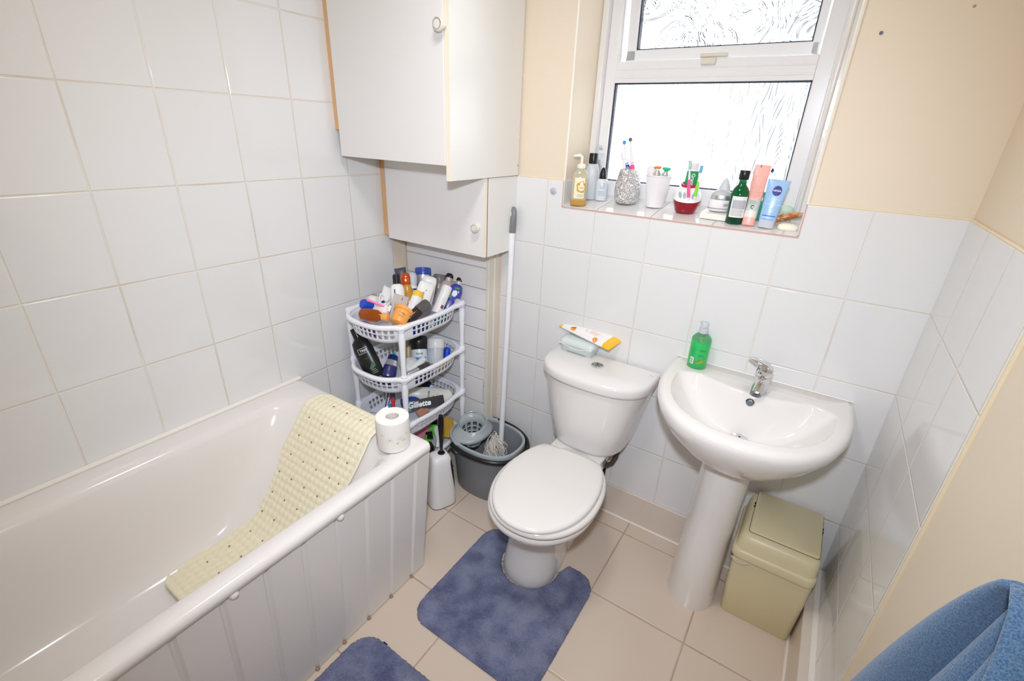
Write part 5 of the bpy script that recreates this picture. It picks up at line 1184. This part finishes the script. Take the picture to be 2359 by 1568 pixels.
ge = t.n('ShaderNodeNewGeometry'); ad = t.n('ShaderNodeVectorMath', operation='ADD'); t.l(ge.outputs['Normal'], ad.inputs[0]); t.l(sc_.outputs[0], ad.inputs[1])
no = t.n('ShaderNodeVectorMath', operation='NORMALIZE'); t.l(ad.outputs[0], no.inputs[0]); t.l(no.outputs[0], b.inputs['Normal'])
pot = stand('brush_pot', 'silver glitter pot holding electric toothbrush heads on the sill', 'pot', B, .124,
      [('lathe', 'pot', M_glit, [(.030, 0), (.036, .02), (.0445, .16), (.0465, .34), (.044, .58), (.038, .82), (.0345, .94), (.032, .975), (.028, .97)], 1), ('lathe', 'mouth', mat('pot_inside', (150, 148, 146), .6), [(.029, .955), (.028, .965)], 1)])
def ebrush(lab, dx, dy, px, py, dark, collar, dd):
    b0 = PB + Vector((dx, dy, .125)); b0.z = sz(PB.y) + .118
    tp_ = at(px, py, 'y', b0.y + .006)
    item('electric_toothbrush', lab, 'electric toothbrush', b0, tp_, [('lathe', 'stem', M_white, [(.0062, .02), (.0058, .25), (.0045, .55), (.0035, .86), (.0035, .93)], 1), ('lathe', 'collar', collar, [(.0085, -.06), (.0090, .02), (.0085, .12), (.0065, .16)], 1),
         ('lathe', 'ring', collar, [(.0064, .20), (.0064, .22)], 1), ('pipe', 'head', M_white, [(0, .006, .95), (0, .0005, .95)], .0068), ('pipe', 'bristles', dark, [(0, .001, .95), (0, -.0065, .95)], .0065)], 'electric toothbrush heads in the silver pot')
ebrush('electric toothbrush head with sky blue bristles and blue stripes in the silver pot', -.012, .010, 1438, 325, mat('bristle_sky', (40, 140, 210), .5), M_blue, 0)
ebrush('electric toothbrush head with dark teal bristles and a pink collar in the silver pot', .008, .004, 1452, 318, mat('bristle_teal', (40, 92, 110), .5), mat('collar_pink', (252, 84, 152), .3), 0)
b0 = PB + Vector((-.018, -.002, 0)); b0.z = sz(PB.y) + .116
item('electric_toothbrush', 'small spare brush head with a pink back in the silver pot', 'electric toothbrush', b0, at(1434, 352, 'y', b0.y), [('lathe', 'stem', M_white, [(.005, 0), (.0045, .6), (.004, .7)], 1), ('box', 'head', M_white, -.003, .006, -.003, .004, .6, 1.05, .001), ('box', 'pink_back', mat('back_pink', (250, 150, 176), .4), -.0055, -.003, -.003, .004, .62, 1.0, .001)], 'electric toothbrush heads in the silver pot')
b0 = PB + Vector((-.004, -.016, 0)); b0.z = sz(PB.y) + .112
item('pot_insert', 'rounded grey stub showing at the mouth of the silver pot', 'pot insert', b0, b0 + Vector((0, 0, .016)), [('lathe', 'stub', mat('stub_grey', (150, 148, 150), .5), [(.010, 0), (.010, .4), (.006, .85), (.001, 1)], 1)], 'electric toothbrush heads in the silver pot')

# white ribbed beaker
B = on_sill(1507, 476); CB_ = B
cupo = thing('beaker', 'white ribbed beaker holding small tubes on the sill', 'beaker', Vector((B.x, B.y, sz(B.y))), GS)
nr = 120; H_ = .108
def rib(r, z): return [(r * (1 + (.012 if k % 2 else -.012)) * math.cos(2 * PI * k / nr), r * (1 + (.012 if k % 2 else -.012)) * math.sin(2 * PI * k / nr), z) for k in range(nr)]
def pla(r, z): return [(r * math.cos(2 * PI * k / nr), r * math.sin(2 * PI * k / nr), z) for k in range(nr)]
MB().rings([pla(.029, 0), rib(.030, .002), rib(.0425, H_ - .006), pla(.044, H_ - .004), pla(.0440, H_), pla(.0415, H_), pla(.040, H_ - .02), pla(.028, .004)]).build('beaker', mat('beaker_white', (238, 235, 236), .25), cupo, angle=25)
def intube(nm, lab, dx, dy, h, parts):
    b0 = Vector((B.x + dx, B.y + dy, sz(B.y) + .030)); return item(nm, lab, 'tube', b0, b0 + Vector((dx * .35, dy * .2, h)), parts, 'tubes in the white beaker')
intube('cream_tube', 'white flat tube at the left of the ribbed beaker', -.022, .004, .105, [('tube', 'body', mat('tube_plain', (232, 230, 230), .4), .014, .0, 1, False)])
intube('ointment_tube', 'silver and yellow tube with an orange winged cap in the ribbed beaker', -.004, -.008, .108, [('lathe', 'body', M_silver, [(.012, 0), (.0135, .1), (.0135, .78), (.008, .86)], 1), ('patch', 'label', mat('label_yellow', (240, 204, 50), .4), .0137, 1, -.014, .004, .55, .74), ('lathe', 'neck', M_white, [(.007, .84), (.007, .92)], 1), ('lathe', 'cap', mat('cap_orange', (238, 140, 40), .35), [(.0075, .91), (.013, .94), (.013, .97), (.007, 1.0)], .6)])
intube('ointment_tube', 'silver and green tube with a green winged cap in the ribbed beaker', .018, -.004, .106, [('lathe', 'body', M_silver, [(.012, 0), (.0135, .1), (.0135, .78), (.008, .86)], 1), ('patch', 'label', mat('label_jade', (40, 156, 130), .4), .0137, 1, -.016, .002, .45, .76), ('lathe', 'neck', mat('cap_jade', (70, 196, 150), .35), [(.0065, .84), (.0065, .90)], 1), ('lathe', 'cap', MATS['cap_jade'], [(.0075, .88), (.0145, .93), (.0145, .98), (.008, 1.0)], .7)])
intube('cream_tube', 'pale stub at the front right of the ribbed beaker', .014, -.020, .080, [('lathe', 'stub', M_cloudy, [(.009, 0), (.010, .3), (.010, 1)], 1)])

# red toothbrush holder
B = on_sill(1577, 489); RB_ = B
rh = thing('toothbrush_holder', 'ruby red and white toothbrush holder with a slanted top on the sill', 'toothbrush holder', Vector((B.x, B.y, sz(B.y))), GS)
rh.rotation_euler = (0, 0, math.atan2(CAM.y - B.y, CAM.x - B.x) + PI / 2)
def el(a, b, z, tl=0.0, cy=0): return [(x, y + cy, z + tl * (y + cy)) for x, y, _ in sell(a, b, 2.2, 44)]
MB().rings([el(.030, .026, 0), el(.034, .030, .006), el(.045, .041, .046, .30), el(.0455, .0415, .049, .30)]).build('base', mat('ruby', (166, 20, 42), .08, trans=.35), rh, angle=50)
MB().rings([el(.0457, .0417, .0485, .30), el(.0450, .041, .056, .32), el(.040, .036, .068, .30, .002), el(.030, .026, .082, .26, .006), el(.026, .022, .086, .25, .007)]).build('top', mat('holder_white', (238, 242, 238), .25), rh, angle=50)
MB().rings([el(.0262, .0222, .084, .25, .007), el(.028, .024, .088, .25, .007), el(.027, .023, .093, .25, .007), el(.022, .018, .0935, .25, .007), el(.021, .017, .085, .25, .007)]).build('ring', mat('ruby_pink', (206, 40, 92), .15, trans=.2), rh, angle=60)
def topf(u, v):                                       # slanted front of the white top
    y0 = -.034 + (v - .058) * .72 if v > .058 else -.034 + (v - .058) * .47
    y = y0 * math.sqrt(max(0, 1 - (u / (.006 + abs(y0) * 1.08)) ** 2)); return (u, y - .0014, v + .28 * (y - y0))
for u in (-.024, -.010, .004, .018):
    blob(rh, 'brush_hole', mat('hole_grey', (164, 178, 186), .5), topf, u, .0585 - abs(u) * .05, .0050, .0095, 18, -u * 12)
sh = rh.location
tu = Vector((sh.x + .000, sh.y + .012, sh.z + .072))
tpt = stand('toothpaste_tube', 'green and white toothpaste tube standing cap-up in the ruby holder', 'toothpaste', tu, .1, [])
bpy.data.objects.remove(tpt)
t1 = at(1601, 374, 'y', tu.y)
tpo = item('toothpaste_tube', 'green and white toothpaste tube standing in the ruby holder', 'toothpaste', tu, t1, [('sect', 'body', mat('paste_green', (48, 152, 92), .3), [(.021, .004, 0), (.021, .011, .3), (.019, .015, .70)], 2.2), ('sect', 'shoulder', mat('paste_white', (238, 234, 232), .3), [(.019, .015, .70), (.017, .014, .76), (.0165, .0155, .78), (.016, .0155, .98), (.013, .012, 1)], 2.2)], 'things in the ruby toothbrush holder')
lettering(tpo, 'Grants', .016, M_text_w, lambda u, v: (u, -.0165 + .0, v), .003, .033, -PI / 2)
def tb_(lab, px0, py0, px1, py1, y0, y1, hc, gripc, dark):
    b0, t0 = at(px0, py0, 'y', y0), at(px1, py1, 'y', y1); b0.z = max(b0.z, sz(y0) + .01)
    item('toothbrush', lab, 'toothbrush', b0, t0, [('pipe', 'handle', M_white, [(0, 0, 0), (0, -.001, .35), (0, 0, .7), (0, .001, 1.0)], [.0045, .0052, .0032, .0028]), ('pipe', 'grip', gripc, [(0, -.0012, .06), (0, -.002, .35), (0, -.001, .52)], [.0050, .0060, .0040]), ('box', 'head', M_white, -.0045, .0045, -.0005, .003, .80, 1.02, .0015), ('box', 'bristles', hc, -.0042, .0042, -.0085, -.0005, .81, 1.0, .0008), ('box', 'bristle_stripe', dark, -.0015, .0015, -.0088, -.0008, .81, 1.0, 0)], 'things in the ruby toothbrush holder')
tb_('toothbrush with a pink grip leaning in the front of the ruby holder', 1585, 461, 1590, 371, RB_.y - .038, RB_.y - .006, mat('bristle_cyan', (90, 176, 226), .5), mat('grip_pink', (252, 96, 150), .35), mat('bristle_yellow', (232, 214, 120), .5))
tb_('toothbrush with a lime green grip leaning to the right in the ruby holder', 1600, 458, 1617, 383, RB_.y - .034, RB_.y - .002, mat('bristle_azure', (40, 130, 210), .5), mat('grip_lime', (140, 220, 60), .35), mat('bristle_aqua', (90, 210, 220), .5))

# epilator on its white box
a, b_ = on_sill(1610, 503), on_sill(1680, 513)
dx = (b_ - a); dx.z = 0; wd = dx.length; dx.normalize(); dyv = Vector((-dx.y, dx.x, 0))
tc_ = a + dx * wd * .5 + dyv * .030
trb = thing('white_box', 'flat white box lying on the sill under the epilator', 'box', Vector((tc_.x, tc_.y, sz(tc_.y) + .001)), GS)
trb.rotation_euler = (math.radians(7), 0, math.atan2(dx.y, dx.x))
MB().box(-wd / 2, wd / 2, -.029, .034, 0, .019).build('carton', mat('box_white', (240, 236, 228), .4), trb, bevel=.002)
ep = thing('epilator', 'white shaver-shaped epilator with a clear head lying on the flat white box', 'epilator', Vector((tc_.x + .0, tc_.y + .004, sz(tc_.y) + .0235)), GS)
ep.rotation_euler = (0, 0, math.atan2(CAM.y - tc_.y, CAM.x - tc_.x) + PI / 2)
Mep = mat('epilator_white', (242, 238, 238), .2)
MB().rings([el(.030, .022, 0), el(.035, .026, .006), el(.036, .027, .020), el(.033, .025, .036)]).build('body', Mep, ep, angle=60)
MB().rings([el(.0362, .0272, .0085), el(.0362, .0272, .0100)]).build('seam', mat('seam_grey', (110, 110, 130), .4), ep)
MB().rings([el(.033, .025, .036), el(.0335, .0255, .040), el(.031, .024, .050)]).build('chrome_band', M_silver, ep, angle=60)
MB().rings([el(.031, .024, .050), el(.029, .022, .058), el(.020, .016, .064), el(.006, .006, .066)]).build('head', M_cloudy, ep, angle=60)
MB().rings([[(x + .004, y + .008, z) for x, y, z in el(a_, c_, z_)] for a_, c_, z_ in ((.020, .014, .058), (.015, .010, .078), (.008, .006, .094), (.002, .002, .102))]).build('guard', M_cloudy, ep, angle=60)
patch(ep, 'switch', mat('switch_grey', (186, 178, 196), .4), wrap(.0362, .75, .0012), .010, .028, .018, .026)
# green bottle
B = on_sill(1690, 513); B.y = max(B.y, .029)
gs = stand('shampoo_bottle', 'dark green glass-like bottle with a white back label and black cap on the sill', 'bottle', B, .158,
     [('lathe', 'body', mat('bottle_green', (0, 116, 66), .06, trans=.6), [(.023, 0), (.0265, .02), (.0265, .56), (.022, .66), (.012, .74), (.0105, .80), (.0105, .84)], 1), ('lathe', 'dregs', mat('green_dark', (4, 60, 40), .2), [(.0262, .012), (.0266, .02), (.0266, .115)], 1), ('lathe', 'cap', M_black, [(.0135, .83), (.0145, .84), (.0150, .99), (.014, 1.0)], 1)], roll=-.1)
patch(gs, 'label', M_label, wrap(.0266, 1, .0006), -.018, .030, .020, .083)
patch(gs, 'print_block', mat('ink_faint', (186, 186, 190), .6), wrap(.0266, 1, .0012), -.013, .026, .046, .072)
lines_of_print(gs, M_text_g, wrap(.0266, 1, .0012), -.013, .026, .024, .044, 7, .0008)
lettering(gs, 'AR', .009, mat('ink_forest', (30, 100, 60), .5), wrap(.0266, 1, .0012), -.028, .062, PI / 2)
# pink tube
b0 = on_sill(1722, 519); b0.y = max(b0.y, .022); b0.z = sz(b0.y)
t0 = at(1759, 380, 'y', b0.y + .045)
pt = item('cream_tube', 'tall pink squeezy tube standing on its cap between the green bottle and the blue tube', 'tube', b0, t0,
     [('sect', 'cap', mat('pink_cap', (246, 176, 166), .35), [(.017, .013, 0), (.0185, .014, .02), (.0185, .014, .13)], 2.6), ('sect', 'clear_foot', mat('pink_foot', (232, 226, 214), .3), [(.0188, .0145, .13), (.0192, .0145, .24)], 2.4), ('sect', 'grey_panel', mat('panel_sage', (200, 210, 200), .4), [(.0192, .0145, .24), (.0200, .0130, .42)], 2.4), ('sect', 'body', mat('tube_pink', (248, 184, 172), .35), [(.0200, .0130, .42), (.0215, .008, .75), (.0225, .0022, .98), (.0225, .0012, 1)], 2.3)], GS)
Lp = (t0 - b0).length
lines_of_print(pt, mat('ink_rose', (214, 140, 134), .5), lambda u, v: (u, -.0145 + (v / Lp - .4) * .020, v), -.015, .015, .45 * Lp, .82 * Lp, 14, .0009)
lines_of_print(pt, M_text_g, lambda u, v: (u, -.0160, v), -.012, .010, .34 * Lp, .41 * Lp, 4, .0009)
MB().tube([(.0 + .0045 * math.cos(a), -.0162, .30 * Lp + .0045 * math.sin(a)) for a in [PI * k / 9 for k in range(1, 16)]], .0010, 6).build('recycling_mark', M_text_d, pt)
MB().box(-.006, -.004, -.0030, -.0015, .955 * Lp, .995 * Lp).build('register_mark', M_text_d, pt, smooth=False)
# blue tube
b0 = on_sill(1762, 524); b0.y = max(b0.y, .020); b0.z = sz(b0.y)
t0 = at(1797, 414, 'y', b0.y + .012)
bt = item('face_scrub_tube', 'pale blue squeezy tube with a round navy badge standing on its cap on the sill', 'tube', b0, t0,
     [('sect', 'cap', mat('scrub_cap', (226, 230, 238), .2, trans=.25), [(.021, .014, 0), (.0225, .015, .02), (.0225, .0155, .16)], 2.8), ('sect', 'body', mat('tube_sky', (160, 198, 234), .28, coat=.3), [(.0232, .016, .16), (.0250, .0155, .4), (.0275, .010, .7), (.0305, .0035, .97), (.0308, .0012, 1)], 2.3)], GS)
Lb = (t0 - b0).length
def bf(u, v):
    q = v / Lb; b2 = .016 + (q - .16) * (-.0020) if q < .4 else .0155 - (q - .4) * .0183 if q < .7 else .010 - (q - .7) * .0241
    a2 = .0232 + (q - .16) * .009
    return (u, -b2 * (max(0, 1 - abs(u / a2) ** 2.3)) ** (1 / 2.3) - .0009, v)
blob(bt, 'badge', mat('badge_navy', (18, 32, 130), .3), bf, .002, .775 * Lb, .0125, .0145, 28)
lettering(bt, 'NIVEA', .0078, M_text_w, lambda u, v: (bf(u, v)[0], bf(u, v)[1] - .0006, v), .002, .775 * Lb)
lettering(bt, 'DAILY ESSENTIALS', .0040, mat('ink_pale', (226, 238, 250), .5), bf, .001, .60 * Lb)
lettering(bt, 'GENTLE\nEXFOLIATING SCRUB', .0046, MATS['ink_pale'], bf, .000, .51 * Lb)
for k in range(3):
    MB().tube([bf(.001 + (.0085 - .002 * k) * math.cos(a), .375 * Lb + (.0085 - .002 * k) * math.sin(a)) for a in [-1.9 + .24 * q + k * .7 for q in range(12)]], .0009, 6).build('swirl', mat('ink_ice', (196, 226, 250), .4), bt)
patch(bt, 'strap_line', mat('ink_cobalt', (60, 120, 220), .4), bf, -.018, .018, .245 * Lb, .265 * Lb)
lines_of_print(bt, MATS['ink_pale'], bf, -.015, .015, .19 * Lb, .235 * Lb, 3, .0009)
patch(bt, 'strap_line', MATS['ink_cobalt'], bf, -.014, .014, .182 * Lb, .188 * Lb)
# bits behind the tubes
B = on_sill(1745, 505)
stand('mouthwash_bottle', 'small teal bottle almost hidden between the pink and blue tubes', 'bottle', B, .085, [('lathe', 'body', mat('bottle_teal', (70, 170, 140), .2, trans=.3), [(.014, 0), (.016, .05), (.016, .8), (.010, 1)], 1)])
q = at(1780, 391, 'y', .16)
B = Vector((q.x, .16, 0))
stand('clear_tube', 'clear slim bottle with a dark blue tip behind the pink tube', 'bottle', B, q.z - sz(.16) + .004, [('lathe', 'body', M_clear, [(.010, 0), (.011, .05), (.011, .8), (.006, .9)], 1), ('lathe', 'tip', M_navy, [(.004, .92), (.0045, .96), (.002, 1)], 1)])
# shell, green soap and white soap
B = on_sill(1812, 517)
shl = thing('sea_shell', 'brown and orange striped sea shell in the right corner of the sill', 'shell', Vector((B.x, B.y, sz(B.y))), GS)
rs = []
for i in range(15):
    u = i / 14; r = .017 * math.sin(PI * min(1, .10 + .62 * (1 - u))) * (1 - u) ** .35 * (1 + .06 * math.sin(u * 40)) + .0008
    rs.append([(-.035 + .085 * u, r * 1.05 * math.cos(2 * PI * k / 24), .015 + .024 * u + r * .85 * math.sin(2 * PI * k / 24)) for k in range(24)])
Msh = bpy.data.materials.new('shell_brown'); Msh.use_nodes = True
t = NT(Msh.node_tree); b = Msh.node_tree.nodes['Principled BSDF']
tc = t.n('ShaderNodeTexCoord'); nz = t.n('ShaderNodeTexNoise'); nz.inputs['Scale'].default_value = 60; t.l(tc.outputs['Object'], nz.inputs[0])
t.l(t.mix(t.ramp(nz.outputs['Fac'], .4, .62), rgb(176, 104, 50), rgb(222, 176, 126)), b.inputs['Base Color']); b.inputs['Roughness'].default_value = .3
MB().rings(rs).build('shell', Msh, shl, angle=60); shl.rotation_euler = (0, 0, .10)
B = on_sill(1806, 506)
s2_ = thing('soap_cake', 'pale mint green soap behind the sea shell', 'soap', Vector((B.x - .004, B.y + .03, sz(B.y + .03))), GS)
MB().rings([sell(a_, b2, 2.3, 32, 0, 0, z_) for a_, b2, z_ in ((.010, .006, .0), (.022, .013, .006), (.023, .014, .022), (.020, .011, .032), (.010, .006, .036))]).build('soap', mat('mint_soap', (196, 222, 204), .4), s2_, angle=80)
B = on_sill(1815, 529)
s3_ = thing('soap_cake', 'rounded cream white soap bar at the front right corner of the sill', 'soap', Vector((B.x - .002, max(B.y, .018), sz(.018))), GS)
MB().rings([sell(a_, b2, 2.2, 36, 0, 0, z_) for a_, b2, z_ in ((.012, .006, .0005), (.026, .014, .004), (.0295, .0165, .010), (.027, .015, .017), (.016, .009, .0215), (.004, .002, .0225))]).build('soap', mat('cream_soap', (244, 238, 218), .4, sss=.1), s3_, angle=80); s3_.rotation_euler = (.10, 0, .22)

# ------------------------------------------------------------------ light
w = bpy.data.worlds.new('daylight'); sc.world = w; w.use_nodes = True
t = NT(w.node_tree); bg = w.node_tree.nodes['Background']
tc = t.n('ShaderNodeTexCoord'); sp_ = t.n('ShaderNodeSeparateXYZ'); t.l(tc.outputs['Generated'], sp_.inputs[0])
f1 = t.ramp(sp_.outputs['X'], -.24, .0); f2 = t.ramp(sp_.outputs['X'], .12, .34, 1, 0); f3 = t.ramp(sp_.outputs['Z'], .10, .75, 1, .55)
t.l(t.ramp(t.math('MULTIPLY', t.math('MULTIPLY', f1, f2), f3), 0, 1, 5.0, .62, False), bg.inputs['Strength']); bg.inputs['Color'].default_value = (.90, .96, 1.0, 1)
def lamp(name, kind, loc, energy, col, target=None, **kw):
    l = bpy.data.lights.new(name, kind); l.energy = energy; l.color = col
    for k, v in kw.items(): setattr(l, k, v)
    o = bpy.data.objects.new(name, l); COL.objects.link(o); o.location = loc
    if target is not None: o.rotation_euler = (Vector(target) - Vector(loc)).to_track_quat('-Z', 'Y').to_euler()
    return o
lamp('camera_flash', 'SPOT', (1.565, -1.62, 1.735), 72, (.895, .965, 1.10), (.60, 0, .72), spot_size=math.radians(115), spot_blend=1.0, shadow_soft_size=.035)
lamp('ceiling_lamp', 'AREA', (1.05, -1.0, ZC - .03), 8.5, (1.0, .985, .965), (1.05, -1.0, 0), shape='DISK', size=.32)
vs_ = sc.view_settings; vs_.view_transform = 'Standard'; vs_.look = 'None'; vs_.gamma = 1; vs_.exposure = 0.04; vs_.use_curve_mapping = False
sc.cycles.max_bounces = 10; sc.cycles.diffuse_bounces = 5; sc.cycles.glossy_bounces = 5; sc.cycles.transmission_bounces = 8; sc.cycles.transparent_max_bounces = 8
sc.cycles.caustics_reflective = False; sc.cycles.caustics_refractive = True; sc.cycles.sample_clamp_indirect = 6
sc.cycles.use_denoising = True
